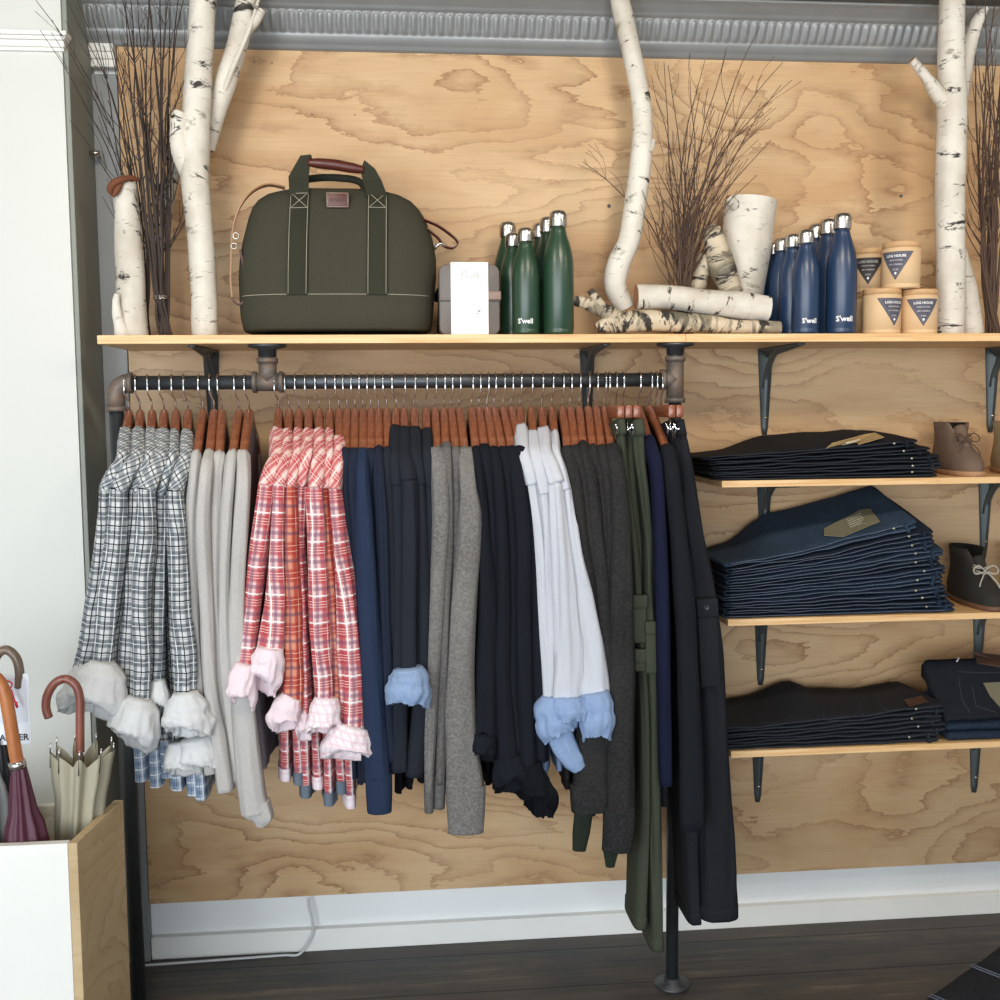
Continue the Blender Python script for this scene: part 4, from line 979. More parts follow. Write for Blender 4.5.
# six navy sweaters
nv = [
 (347, 345, 449, [(346, 480, 13), (348, 520, 14), (354, 600, 15), (362, 690, 15), (368, 760, 16)], 770, -.478, NAVY, [], 'leftmost navy sweater, mostly hidden behind red plaid sleeves'),
 (355, 354, 449, [(354, 480, 13), (357, 520, 14), (363, 600, 15), (367, 690, 16), (370, 780, 18)], 775, -.49, NAVY, [], 'second navy sweater from left, dark narrow sleeve'),
 (363, 363, 449, [(363, 480, 14), (365, 530, 18), (368, 600, 21), (371, 660, 22), (375, 720, 22), (378, 778, 25)], 776, -.51, NAVY2, [('cuff', [(378.5, 774, 27, 16), (379, 790, 27, 15), (379.5, 812, 25, 13)], NAVY2, dict(Y=-.51, fold=.04, endin=.01, label='ribbed blue cuff'))], 'third navy sweater from left, brighter blue sleeve with long ribbed cuff'),
 (371, 371, 451, [(372, 480, 12), (374, 520, 12), (377, 600, 13), (380, 690, 14), (384, 770, 15)], 770, -.475, NAVY, [], 'fourth navy sweater from left, sleeve in shadow'),
 (378.6, 379, 446, [(380, 480, 13), (382, 520, 14), (384, 600, 13), (387, 690, 14), (390, 760, 14)], 768, -.492, NAVY, [], 'fifth navy sweater from left, topped slightly higher than its neighbours'),
 (386.7, 388, 450, [(389, 480, 13), (391, 520, 14), (392, 600, 13), (393, 690, 14), (396, 755, 14)], 765, -.48, SLATE, [], 'rightmost navy sweater, greyer and beside the slate shirts'),
]
for k, (nk, tp, ty, path, hy, Ys, mt, cf, lab) in enumerate(nv):
    garment('knit_sweater', 'sweater', 'navy sweaters on the rail', lab, HL(k, 6, 'navy sweater'), nk, tp, ty, path, (NAVY, mt), hy, 90+k, Ys, cf, fold=.11)

# four slate shirts, one with a pale blue cuff
sl_ = [
 (396, 395, 425, [(398, 485, 15), (400, 540, 16), (400, 620, 17), (399, 700, 18), (398, 770, 20)], 785, -.49, [], 'leftmost slate shirt, its dark sleeve hanging straight'),
 (404, 405, 427, [(409, 482, 16), (410, 540, 17), (409, 600, 17), (409, 640, 17), (409, 674, 18)], 780, -.51, [('cuff', [(408, 668, 30, 22), (409, 678, 42, 32), (408, 694, 46, 34), (408, 710, 42, 30)], LBLUE, dict(Y=-.53, arch=.3, folds=.1, label='pale blue rolled cuff'))], 'slate shirt with the only pale blue rolled cuff, second in its bunch'),
 (414, 416, 427, [(419, 485, 15), (421, 540, 17), (423, 620, 17), (421, 700, 18), (414, 775, 18)], 775, -.488, [], 'third slate shirt from left, right behind the pale blue cuff'),
 (426, 427, 428, [(428, 485, 13), (429, 540, 13), (430, 620, 13), (428, 700, 14), (424, 760, 15)], 770, -.475, [], 'rightmost slate shirt, against the heather grey fleeces'),
]
for k, (nk, tp, ty, path, hy, Ys, cf, lab) in enumerate(sl_):
    garment('slate_shirt', 'shirt', 'slate shirts on the rail', lab, HL(k, 4, 'slate shirt'), nk, tp, ty, path, (BLK2, SLATE), hy, 110+k, Ys, cf, yoke=SLATE, fold=.11)

# four heather grey sweatshirts
gy = [
 (435, 437, 449, [(439, 478, 18), (441, 520, 20), (437, 600, 18), (431, 700, 14), (429, 790, 10)], 735, -.488, GREYK, [('cuff', [(429, 786, 11, 10), (429, 812, 9, 8)], GREYK2, dict(fold=.04, endin=.005))], 'leftmost heather grey sweatshirt, narrow sleeve with slim cuff'),
 (443.7, 446, 442, [(447, 478, 14), (448, 520, 14), (446, 600, 14), (443, 700, 13), (440, 782, 12)], 740, -.478, GREYK2, [('cuff', [(440, 780, 13, 10), (439, 808, 12, 9)], GREYK2, dict(fold=.04, endin=.005))], 'second heather grey sweatshirt from left, in the shade'),
 (451, 456, 453, [(457, 485, 13), (456, 520, 14), (455, 600, 14), (453, 700, 13), (452, 780, 12)], 742, -.47, GREYK2, [], 'third heather grey sweatshirt from left, mostly hidden'),
 (459, 465, 453, [(468, 485, 18), (470, 520, 25), (465, 590, 27), (461, 660, 27), (460, 720, 30), (466, 790, 40)], 745, -.505, GREYK, [('cuff', [(466, 786, 42, 18), (466, 802, 41, 17), (466, 832, 37, 15)], GREYK, dict(fold=.03, endin=.01, label='wide grey ribbed cuff'))], 'rightmost heather grey sweatshirt, broad sleeve ending in wide cuff'),
]
for k, (nk, tp, ty, path, hy, Ys, mt, cf, lab) in enumerate(gy):
    garment('grey_sweatshirt', 'sweatshirt', 'heather grey sweatshirts on the rail', lab, HL(k, 4, 'grey sweatshirt'), nk, tp, ty, path, (GREYK2, mt), hy, 130+k, Ys, cf, fold=.09)

# six blue-black sweaters
bk = [
 (471.5, 476, 447, [(479, 480, 13), (483, 530, 15), (487, 600, 20), (486, 680, 24), (484, 740, 26)], 770, -.49, [('cuff', [(484, 734, 27, 20), (481, 750, 30, 24), (480, 764, 26, 18)], BLK, dict(Y=-.50))], 'leftmost blue-black sweater, cuff rolled beside the wide grey cuff'),
 (479, 485, 444, [(489, 480, 14), (493, 530, 14), (494, 600, 15), (495, 680, 15), (500, 760, 18)], 775, -.478, [], 'second blue-black sweater from left, thin dark sleeve'),
 (487, 494, 449, [(498, 480, 14), (501, 530, 14), (503, 600, 16), (503, 680, 17), (508, 762, 22)], 780, -.493, [('cuff', [(508, 756, 28, 20), (511, 774, 38, 24), (513, 795, 34, 20)], BLK, dict(Y=-.50))], 'third blue-black sweater from left, with loosely rolled dark cuff'),
 (494, 503, 448, [(507, 480, 14), (511, 530, 15), (513, 600, 16), (513, 680, 16), (518, 750, 16)], 778, -.48, [], 'fourth blue-black sweater from left, middle of its bunch'),
 (503, 512, 454, [(517, 485, 15), (522, 530, 17), (523, 600, 17), (524, 680, 17), (528, 770, 18)], 785, -.495, [('cuff', [(530, 764, 22, 16), (536, 786, 30, 22), (542, 803, 34, 24), (540, 820, 28, 18)], BLK2, dict(Y=-.505))], 'fifth blue-black sweater from left, lowest black twisted cuff'),
 (511, 521, 457, [(527, 488, 15), (533, 530, 17), (536, 600, 18), (537, 680, 18), (540, 760, 18)], 790, -.478, [], 'rightmost blue-black sweater, next to the white shirts'),
]
for k, (nk, tp, ty, path, hy, Ys, cf, lab) in enumerate(bk):
    garment('knit_sweater', 'sweater', 'blue-black sweaters on the rail', lab, HL(k, 6, 'blue-black sweater'), nk, tp, ty, path, (BLK2, BLK), hy, 150+k, Ys, cf, fold=.10)

# four white shirts with light blue cuffs
wh = [
 (520, 523, 424, [(531, 484, 15), (538, 530, 14), (543, 600, 14), (547, 660, 16), (550, 700, 18)], 765, -.484, [], 'leftmost white shirt, narrow sleeve against the blue-black sweaters'),
 (531, 534, 430, [(544, 494, 15), (548, 540, 15), (551, 600, 18), (553, 660, 22), (555, 702, 26)], 768, -.49, [('cuff', [(556, 696, 30, 20), (555, 710, 46, 28), (557, 726, 44, 28), (562, 738, 38, 26)], SKY, dict(Y=-.50, arch=.2, folds=.1, label='light blue rolled cuff')), ('cuff_band', [(558, 728, 30, 18), (564, 745, 28, 18), (572, 758, 24, 16), (579, 768, 16, 12)], SKY, dict(Y=-.492, endin=.006, label='light blue cuff end'))], 'second white shirt from left, light blue cuff hanging open and lowest'),
 (541.6, 545, 427, [(556, 484, 17), (561, 540, 20), (565, 600, 28), (568, 650, 36), (568, 702, 34)], 765, -.505, [('cuff', [(568, 696, 36, 24), (568, 708, 42, 28), (569, 722, 36, 26)], SKY, dict(Y=-.512, arch=.2, folds=.1, label='light blue rolled cuff'))], 'third white shirt from left, widest white sleeve'),
 (551.7, 556, 430, [(566, 490, 11), (573, 540, 14), (583, 600, 21), (590, 650, 26), (594, 700, 28)], 762, -.495, [('cuff', [(594, 692, 30, 22), (596, 706, 36, 26), (597, 724, 36, 26), (596, 744, 30, 20)], SKY, dict(Y=-.51, arch=.22, folds=.1, label='light blue folded cuff'))], 'rightmost white shirt, light blue cuff nearest the charcoal cardigans'),
]
for k, (nk, tp, ty, path, hy, Ys, cf, lab) in enumerate(wh):
    garment('white_shirt', 'shirt', 'white shirts on the rail', lab, HL(k, 4, 'white shirt'), nk, tp, ty, path, (SKY, WHT), hy, 170+k, Ys, cf, yoke=WHT, fold=.24, bunch=lambda s: .10*max(0, s-.6))

# six charcoal cardigans
ch = [
 (562, 568, 449, [(573, 480, 15), (579, 530, 17), (588, 600, 20), (592, 700, 34), (591, 790, 42)], 780, -.482, [('cuff', [(590, 784, 43, 18), (590, 798, 42, 17), (590, 811, 40, 15)], CHAR, dict(fold=.04, endin=.01, label='wide charcoal ribbed cuff'))], 'leftmost charcoal flecked cardigan, wide cuff behind the blue cuffs'),
 (570, 576, 447, [(582, 480, 15), (588, 530, 16), (596, 600, 18), (600, 700, 24), (603, 780, 24)], 790, -.47, [], 'second charcoal flecked cardigan from left'),
 (579, 583.6, 441, [(590, 480, 14), (596, 530, 16), (603, 600, 18), (607, 700, 22), (609, 790, 24)], 800, -.478, [], 'third charcoal flecked cardigan from left, topped a little higher'),
 (588, 593, 447, [(600, 480, 15), (605, 530, 16), (609, 600, 19), (613, 700, 24), (615, 790, 26)], 805, -.468, [], 'fourth charcoal flecked cardigan from left'),
 (596, 602, 450, [(608, 480, 15), (612, 530, 16), (614, 600, 19), (617, 700, 24), (617, 790, 26)], 800, -.48, [], 'fifth charcoal flecked cardigan from left'),
 (604, 612, 445, [(618, 480, 19), (621, 530, 22), (621, 600, 25), (621, 700, 28), (619, 815, 32)], 810, -.495, [('cuff', [(619, 806, 34, 20), (619, 825, 34, 18), (617, 850, 32, 16)], CHAR, dict(fold=.04, endin=.01, label='charcoal ribbed cuff'))], 'rightmost charcoal flecked cardigan, broad sleeve next to olive trousers'),
]
for k, (nk, tp, ty, path, hy, Ys, cf, lab) in enumerate(ch):
    g = garment('charcoal_cardigan', 'cardigan', 'charcoal cardigans on the rail', lab, HL(k, 6, 'charcoal cardigan'), nk, tp, ty, path, (DOLV if k in (1, 4) else CHAR, CHAR), hy, 190+k, Ys, cf, fold=.10)
    if k in (1, 4):
        q = {1: [(585, 800, 22), (582, 825, 20), (579, 850, 15)], 4: [(612, 820, 20), (611, 845, 18), (610, 866, 10)]}[k]
        tubecloth([at(a, b_, -.455) for a, b_, c_ in q], [(c_*mpp(-.455), .02) for a, b_, c_ in q], 'front_panel', DOLV, g, 210+k, .08, label='dark green lower front panel')

# trousers on clip hangers
def trousers(name, label, hlabel, neck, tip, path, mat, hemdepth, seed, Yf=-.455, pockets=(), d0=.34, group=None, fold=.06, hemband=True):
    hg, x, tr = hang(neck, tip, 412, 'clip', hlabel, 'clip hangers on the rail')
    t = thing(name, (x, RY, Z(path[-1][0], path[-1][1], Yf)), label, 'trousers', group)
    n = len(path); P = []; W = []
    for i, (px, py, w) in enumerate(path):
        s_ = i/(n-1); d = d0+(hemdepth-d0)*min(1, s_*1.3); p = at(px, py, Yf); P.append(p+Vector((0, d/2, 0))); W.append((w*mpp(Yf), d))
    tubecloth(P, W, 'trouser_legs', mat, t, seed, fold, None, n=40, sub=8, endin=.01, roundness=.55)
    T = P[1]-P[0]; T.normalize()
    tubecloth([P[0]+T*-.002, P[0]+T*.034], [(W[0][0]+.004, W[0][1]+.004)]*2, 'waistband', mat, t, seed+1, .02, n=30, sub=3, endin=.004, roundness=.55)
    if hemband:
        T = (P[-1]-P[-2]).normalized(); tubecloth([P[-1]-T*.028, P[-1]+T*.001], [(W[-1][0]+.003, W[-1][1]+.003)]*2, 'hem', mat, t, seed+2, .02, n=30, sub=3, endin=.004, roundness=.55)
    for (px, py, w, h) in pockets:
        c_ = at(px, py, Yf-.010); b = MB().box(-w/2, w/2, -.006, .010, -h, 0, .003)
        b.xf(Matrix.Translation(c_)); o = b.build('cargo_pocket', mat, t)
        b = MB().box(-w/2-.002, w/2+.002, -.0095, .006, -.028, .003, .003); b.xf(Matrix.Translation(c_)); b.build('pocket_flap', mat, o)
    return t
trousers('olive_trousers', 'leftmost olive trousers hanging from a clip hanger', 'clip hanger of the leftmost olive trousers', 609, 621, [(622, 431, 12), (626, 480, 12), (634, 540, 12), (641, 620, 12), (646, 700, 12), (647, 800, 13), (644, 880, 15), (642, 930, 15)], OLV, .14, 301, pockets=((639, 596, .034, .11), (640, 650, .034, .05)), group='olive trousers on the rail')
trousers('olive_trousers', 'middle olive trousers, browner and mostly hidden between two others', 'clip hanger of the middle olive trousers', 616, 629, [(629, 431, 11), (632, 480, 12), (638, 540, 12), (641, 620, 10), (643, 700, 10), (646, 800, 10), (646, 880, 10), (645, 915, 10)], OLV, .14, 304, Yf=-.42, group='olive trousers on the rail')
trousers('olive_trousers', 'rightmost olive trousers, longest pair with the lowest hem', 'clip hanger of the rightmost olive trousers', 623, 637, [(640, 433, 15), (644, 480, 15), (650, 540, 13), (652, 620, 13), (655, 700, 12), (657, 800, 13), (658, 880, 15), (659, 952, 15)], OLV, .13, 307, Yf=-.462, pockets=((652, 622, .030, .12),), group='olive trousers on the rail')
for k, (nk, tp, ty, path, hy, Ys, mt, lab) in enumerate([
    (638, 652, 435, [(656, 470, 14), (659, 520, 14), (662, 600, 15), (664, 700, 14), (666, 784, 13)], 870, -.485, INK, 'ink navy sweater between the olive trousers and the coal one'),
    (649, 667, 447, [(672, 480, 17), (678, 530, 18), (684, 600, 22), (689, 700, 24), (692, 828, 26)], 800, -.49, COAL, 'coal black sweater with a long straight sleeve by the rack post')]):
    garment('dark_sweater', 'sweater', 'dark sweaters near the right post', lab, 'cherry wood hanger holding the '+('ink navy' if k == 0 else 'coal black')+' sweater', nk, tp, ty, path, (mt, mt), hy, 320+k, Ys, fold=.06)
trousers('black_trousers', 'navy-black trousers in front of the right post, narrow straight leg', 'clip hanger of the navy-black trousers', 656, 672, [(672, 434, 12), (680, 480, 20), (688, 560, 28), (691, 650, 26), (691, 750, 22), (693, 850, 17), (697, 925, 15)], COAL2, .15, 330, Yf=-.425, group='black trousers on the rail')
ct = trousers('cargo_trousers', 'washed black cargo trousers, rightmost garment on the rail', 'rightmost clip hanger, holding the cargo trousers', 661, 680, [(681, 434, 13), (687, 470, 18), (695, 530, 24), (706, 600, 32), (714, 680, 34), (718, 780, 38), (722, 860, 40), (723, 922, 44)], COAL2, .17, 335, Yf=-.448)
# cargo pocket, flap and button on the outer side
P_ = [at(706, 560, -.47), at(709, 612, -.47)]
b = MB().box(-.026, .022, -.008, .03, -.20, 0, .004); b.xf(Matrix.Translation(at(707, 603, -.459)) @ Matrix.Rotation(-.06, 4, 'Y')); o = b.build('cargo_pocket', COAL2, ct)
b = MB().box(-.028, .024, -.011, .03, -.045, 0, .004); b.xf(Matrix.Translation(at(707, 598, -.459)) @ Matrix.Rotation(-.06, 4, 'Y')); b.build('pocket_flap', COAL2, o)
b = MB().lathe([(.002, 0), (.0065, .0005), (.0065, .003), (.0045, .0032), (.004, .002), (.001, .002)], n=18); b.xf(Matrix.Translation(at(706.5, 607.5, -.469)) @ Matrix.Rotation(math.pi/2, 4, 'X')); b.build('button', plain('dark_button', '#2a2b2e', .35), o)
# ================================================================ folded jeans
from mathutils.bvhtree import BVHTree
DEN1 = denim('black_denim', '#14161b', '#23272f'); DEN2 = denim('indigo_denim', '#1a2331', '#2f3c4f'); DEN2B = denim('blue_black_denim', '#141a25', '#263242'); DEN2C = denim('mid_indigo_denim', '#1d2836', '#364759')
DEN3 = denim('washed_indigo_denim', '#22303f', '#3d4f63'); DEN4 = denim('grey_black_denim', '#1b1d21', '#30343b')
RIV = plain('brass_rivet', '#b9b3a0', .35, .8); SEAM = plain('faded_seam_thread', '#6b7382', .85); SEAM2 = plain('dark_seam_thread', '#3a3f49', .85); PATCH = plain('brown_leather_patch', '#4a3124', .6, 0, .2, 30)
PAPER = plain('kraft_tag', '#b59a6a', .8, 0, .1, 40); PAPER2 = plain('olive_kraft_tag', '#6f6a54', .8, 0, .12, 40)
def lerp_tab(tab, x):
    if x <= tab[0][0]: return tab[0][1]
    for (a, va), (b_, vb) in zip(tab, tab[1:]):
        if x <= b_: k = (x-a)/(b_-a); k = k*k*(3-2*k); return va+(vb-va)*k
    return tab[-1][1]
def folded_jeans(label, group, z0, i, n, xL, xR, HL_, HR_, yF, yB, tilt, mat, seam, seed, rivets=True, wb=True):
    """i-th of n pairs in a pile; HL_/HR_ pile height at left and right; tilt(x) = extra height of the whole pile at its back"""
    rr_ = random.Random(seed); x0 = xL+rr_.uniform(-.004, .004); x1 = xR
    t = thing('folded_jeans', ((x0+x1)/2, (yF+yB)/2, z0), label, 'jeans', group)
    yo = rr_.uniform(-.004, .007)
    def level(x, f): k = max(0, min(1, (x-xL)/(xR-xL+.02))); k = k**1.3; H = HL_+(HR_-HL_)*k; return H*(i+f)/n
    hl = (HL_+HR_)/2/n
    def zt(x, y, f):
        k = max(0, min(1, (y-yF)/(yB-yF))); und = .0035*noise.noise(Vector((x*11+i*.35, y*8, z0*7)))*min(1, (i+f)/2.5)+hl*.16*noise.noise(Vector((x*17+seed*3.1, y*13, f*2)))*(0 if i+f < .3 else 1)
        return z0+level(x, f)+tilt(x)*(i+f)/n*k+und
    N = 26; Q = []
    for j in range(N+1): Q.append((x1-(x1-x0-.008)*j/N, .75, 0))
    for j in range(1, 8): a = math.pi*j/8; Q.append((x0+.008-math.sin(a)*.008, .5+.25*math.cos(a), a))
    for j in range(N+1): Q.append((x0+.008+(x1-x0-.008-.006)*j/N, .25, math.pi))
    rings = []; n2 = 28
    for qi, (x, f, ang) in enumerate(Q):
        ht = (HL_+(HR_-HL_)*max(0, min(1, (x-xL)/(xR-xL+.02)))**1.3)/n*.245
        rg = []
        ex = .007*noise.noise(Vector((x*16+seed, f*3, 1)))+.0015*noise.noise(Vector((x*60, f*9, seed)))
        for k in range(n2):
            a = 2*math.pi*k/n2; ca, sa = math.cos(a), math.sin(a)
            yy = (yF+yB)/2+yo+(yB-yF)/2*math.copysign(abs(ca)**.22, ca)
            if ca < 0: yy += ex*min(1, -ca*1.5)
            w = math.copysign(abs(sa)**.8, sa)*ht*1.02
            z = zt(x, yy, f)+w*math.cos(ang)
            xx = x-w*math.sin(ang)*1.0
            z += .0012*noise.noise(Vector((x*14+seed, yy*10, f)))
            rg.append(Vector((xx, yy, max(z, z0+.0006))))
        rings.append(rg)
    V, F, U = ringmesh(rings); o = MB().add(V, F, U).build('denim_body', mat, t)
    # felled seams along the two visible front folds
    for f in (.75, .25):
        pts = []
        for j in range(0, N+1):
            x = x1-.006-(x1-x0-.02)*j/N; e = .007*noise.noise(Vector((x*16+seed, f*3, 1)))+.0015*noise.noise(Vector((x*60, f*9, seed)))
            pts.append(Vector((x, yF+yo+e-.0004, zt(x, yF, f)+.0012*noise.noise(Vector((x*14+seed, yF*10, f)))+.0014)))
        MB().tube(pts, .00055, 5).build('seam', seam, t)
    if wb:                                       # waistband and belt loop at the right-hand end
        for f in (.75, .28):
            ht = (HR_/n)*.25; rgs = []
            for x in (x1-.034, x1-.03, x1-.004, x1+.002):
                rg = []
                sc = 1.0 if x in (x1-.03, x1-.004) else .8
                for k in range(n2):
                    a = 2*math.pi*k/n2; ca, sa = math.cos(a), math.sin(a)
                    yy = (yF+yB)/2+yo+((yB-yF)/2+.0012)*math.copysign(abs(ca)**.22, ca)
                    z = zt(x, yy, f)+math.copysign(abs(sa)**.8, sa)*ht*1.12*sc; rg.append(Vector((x, yy, max(z, z0+.0004))))
                rgs.append(rg)
            V, F, U = ringmesh(rgs); q = MB().add(V, F, U).build('waistband', mat, t)
            if rr_.random() < .75:
                x = x1-.02-rr_.uniform(.0, .008); zz = zt(x, yF, f)
                MB().box(x-.004, x+.004, yF+yo-.0055, yF+yo+.004, zz-ht, zz+ht*1.1, .0012).build('belt_loop', mat, q)
    if rivets:
        for f, xo in ((.75, rr_.uniform(.055, .08)),):
            x = x1-xo; c_ = Vector((x, yF+yo-.001+.007*noise.noise(Vector((x*16+seed, f*3, 1))), zt(x, yF, f)))
            b = MB().lathe([(.0008, .0022), (.0026, .0018), (.0034, .0004), (.0034, -.001), (.001, -.0015)], n=12); b.xf(Matrix.Translation(c_) @ Matrix.Rotation(math.pi/2, 4, 'X')); b.build('rivet', RIV, t)
    return t, o
def bvh_of(o):
    loc = o.matrix_basis.translation+(o.parent.location if o.parent else Vector())
    return BVHTree.FromPolygons([v.co+loc for v in o.data.vertices], [tuple(p.vertices) for p in o.data.polygons])
def on_surface(o, poly, name, mat, off=.0012, parent=None, th=.0012, label=None):
    """lay a card with the given photo outline onto the object's surface"""
    bv = bvh_of(o); V = []
    for px, py in poly:
        d = (FWD*FPX+RIGHT*(px-500)-UP*(py-500)).normalized(); h = bv.ray_cast(CAM, d)
        p = h[0] if h[0] else at(px, py, -.2)
        V.append(p+Vector((0, -.0004, off)))
    n = len(V); mx_ = sum(q[0] for q in poly)/n; my_ = sum(q[1] for q in poly)/n
    d = (FWD*FPX+RIGHT*(mx_-500)-UP*(my_-500)).normalized(); h = bv.ray_cast(CAM, d); c_ = (h[0] if h[0] else sum(V, Vector())/n)+Vector((0, -.0004, off))
    a_ = sum(V, Vector())/n
    if (c_-a_).length > .02: c_ = a_
    W = [v-Vector((0, 0, th)) for v in V]
    W.append(c_)
    F = [[i, (i+1) % n, 2*n] for i in range(n)]+[[n+i for i in range(n)][::-1]]+[[i, n+i, n+(i+1) % n, (i+1) % n] for i in range(n)]
    return mk(name, V+W, F, mat, parent, False, None, False, label)
def dens(poly, k=4):
    out = []
    for i in range(len(poly)):
        a, b_ = poly[i], poly[(i+1) % len(poly)]
        for j in range(k): out.append((a[0]+(b_[0]-a[0])*j/k, a[1]+(b_[1]-a[1])*j/k))
    return out
JF = -.304; JB = -.035
def xpx(px, py): return X(px, py, JF)
# pile A, upper short shelf: five thin black jeans
zA = LOW[0][0]; xa = xpx(714, 470)
tA_ = lambda x: lerp_tab([(xpx(714, 470), -.002), (xpx(745, 470), .002), (xpx(800, 470), .036), (xpx(880, 470), .030), (xpx(935, 470), .018)], x)
LA = ['bottom black jeans of the thin pile beside the tan boots', 'second black jeans from the bottom of the thin upper pile', 'middle black jeans of the thin upper pile', 'fourth black jeans from the bottom of the thin upper pile', 'top black jeans of the upper pile, with a kraft paper tag']
for i, px in enumerate((937, 942, 938, 930, 917)):
    tj, oj = folded_jeans(LA[i], 'jeans on the upper short shelf', zA, i, 5, xa-.004*i if i < 4 else xa-.03, xpx(px, 465), .060, .098, JF, JB, tA_, (DEN1, DEN4, DEN1, DEN1, DEN1)[i], SEAM2, 20+i)
o_ = on_surface(oj, dens([(824, 453), (832, 446), (865, 437), (875, 435.5), (884, 440), (863, 446), (836, 454)]), 'paper_tag', PAPER, .0075, tj, label='kraft paper tag')
for y0 in (0, 3.5):
    on_surface(oj, [(842+y0, 448-y0*.6), (856+y0, 444.5-y0*.6), (857+y0, 445.3-y0*.6), (843+y0, 448.9-y0*.6)], 'tag_print', plain('white_tag_print', '#e5dcc2', .7), .0088, o_, .0004)
# pile B, middle: ten indigo jeans
zB = LOW[1][0]; xb = xpx(724, 600)
tB_ = lambda x: lerp_tab([(xpx(724, 600), -.004), (xpx(750, 600), .010), (xpx(805, 600), .070), (xpx(860, 600), .072), (xpx(915, 600), .072)], x)
RB = (955, 948, 944, 942, 944, 938, 941, 932, 930, 914)
for i, px in enumerate(RB):
    lab = 'topmost washed indigo jeans of the tall pile, with olive paper tag' if i == 9 else ('bottom indigo jeans of the tall pile on the middle short shelf' if i == 0 else '%s indigo jeans from the bottom of the tall pile' % (ORD+['ninth'])[i])
    tj, oj = folded_jeans(lab, 'jeans on the middle short shelf', zB, i, 10, xb+.0006*i, xpx(px, 600), .142, .245, JF, JB, tB_, DEN3 if i == 9 else (DEN2, DEN2B, DEN2, DEN2C, DEN2, DEN2B, DEN2C, DEN2, DEN2B)[i], SEAM, 40+i)
o_ = on_surface(oj, dens([(824, 530), (860, 511.5), (870, 510), (880, 523), (843, 538.5), (824, 537)]), 'paper_tag', PAPER2, .0045, tj, label='olive kraft paper tag')
for q in range(5):
    a = (846+q*.9, 522+q*2.0-1); on_surface(oj, [a, (a[0]+15, a[1]-6), (a[0]+15.2, a[1]-5.2), (a[0]+.2, a[1]+.9)], 'tag_print', plain('grey_tag_print', '#a6a48e', .7), .0056, o_, .0004)
bvs = bvh_of(oj)
def surf_line(o, pts, name, mat, parent, r=.0007, k=8):
    bv = bvh_of(o); out = []
    for a, b_ in zip(pts, pts[1:]):
        for j in range(k):
            px, py = a[0]+(b_[0]-a[0])*j/k, a[1]+(b_[1]-a[1])*j/k
            d = (FWD*FPX+RIGHT*(px-500)-UP*(py-500)).normalized(); h = bv.ray_cast(CAM, d)
            if h[0]: out.append(h[0]+Vector((0, 0, .0006)))
    if len(out) > 2: MB().tube(out, r, 5).build(name, mat, parent)
surf_line(oj, [(812, 525), (806, 545), (838, 547), (892, 528)], 'pocket_stitching', SEAM2, tj)
surf_line(oj, [(858, 508), (882, 528), (888, 535)], 'yoke_seam', SEAM2, tj)
# pile C, lowest shelf: four black jeans
zC_ = LOW[2][0]; xc = xpx(722, 735)
tC_ = lambda x: lerp_tab([(xpx(730, 740), -.008), (xpx(775, 740), .0), (xpx(822, 740), .034), (xpx(850, 740), .002), (xpx(900, 740), -.012), (xpx(940, 740), -.010)], x)
LC = ['bottom black jeans of the low pile on the lowest shelf', 'second black jeans from the bottom of the low pile', 'third black jeans from the bottom of the low pile', 'top black jeans of the low pile, humped, with a brown leather patch']
for i, px in enumerate((938, 945, 940, 943)):
    tj, oj = folded_jeans(LC[i], 'jeans on the lowest shelf', zC_, i, 4, xc, xpx(px, 735), .060, .105, JF, JB, tC_, DEN4, SEAM2, 60+i)
on_surface(oj, dens([(903, 701), (922, 697), (928, 703), (909, 708)]), 'leather_patch', PATCH, .004, tj, label='brown leather patch')
surf_line(oj, [(824, 706), (824, 720), (850, 722)], 'pocket_stitching', SEAM2, tj)
surf_line(oj, [(852, 702), (868, 720)], 'pocket_stitching', SEAM2, tj); surf_line(oj, [(872, 700), (893, 714)], 'pocket_stitching', SEAM2, tj)
# pile D at the right edge: fronts folded toward the room
def front_folded(label, i, n, xL, xR, H0, HB, mat, seed):
    """fold faces the room; profile in y-z swept along x"""
    z0 = zC_; t = thing('folded_jeans', ((xL+xR)/2, -.17, z0), label, 'jeans', 'jeans at the right end of the lowest shelf')
    rings = []; yF, yB = -.300+.004*(i % 2), -.165; M_ = 20
    rr_ = random.Random(seed); xl_ = xL+rr_.uniform(-.004, .004)
    def lv(y, f): k = max(0, (y-yF)/(yB-yF))**.8; return z0+(H0+(HB-H0)*k)*(i+f)/n
    prof = []
    for j in range(M_+1): y = yB-(yB-yF-.01)*j/M_; prof.append((y, lv(y, .97)))
    r_ = H0/n/2*.95
    for j in range(1, 8): a = math.pi*j/8; prof.append((yF+.01-math.sin(a)*.011, (lv(yF+.01, .97)+lv(yF+.01, .03))/2+math.cos(a)*r_))
    for j in range(M_+1): y = yF+.01+(yB-yF-.01)*j/M_; prof.append((y, lv(y, .03)))
    K = 36; 
    for q in range(K+1):
        s_ = q/K; x = xl_+(xR-xl_)*s_; edge = min(1, s_*22+.25) if s_ < .04 else 1
        rg = []
        for (y, z) in prof:
            zc = (lv(y, .97)+lv(y, .03))/2; w = .002*noise.noise(Vector((x*18, y*14, seed)))
            rg.append(Vector((x+.004*noise.noise(Vector((y*30, seed, i)))*(1-s_), y+w, max(z0+.0005, zc+(z-zc)*edge**.5+w))))
        rings.append(rg)
    V, F, U = ringmesh(rings); o = MB().add(V, F, U).build('denim_body', mat, t)
    return t, o
xd = xpx(950, 735)
LD = ['bottom dark jeans of the pile at the right edge of the lowest shelf', 'middle dark jeans of the right-edge pile', 'top dark jeans of the right-edge pile, with back pocket, patch and tag']
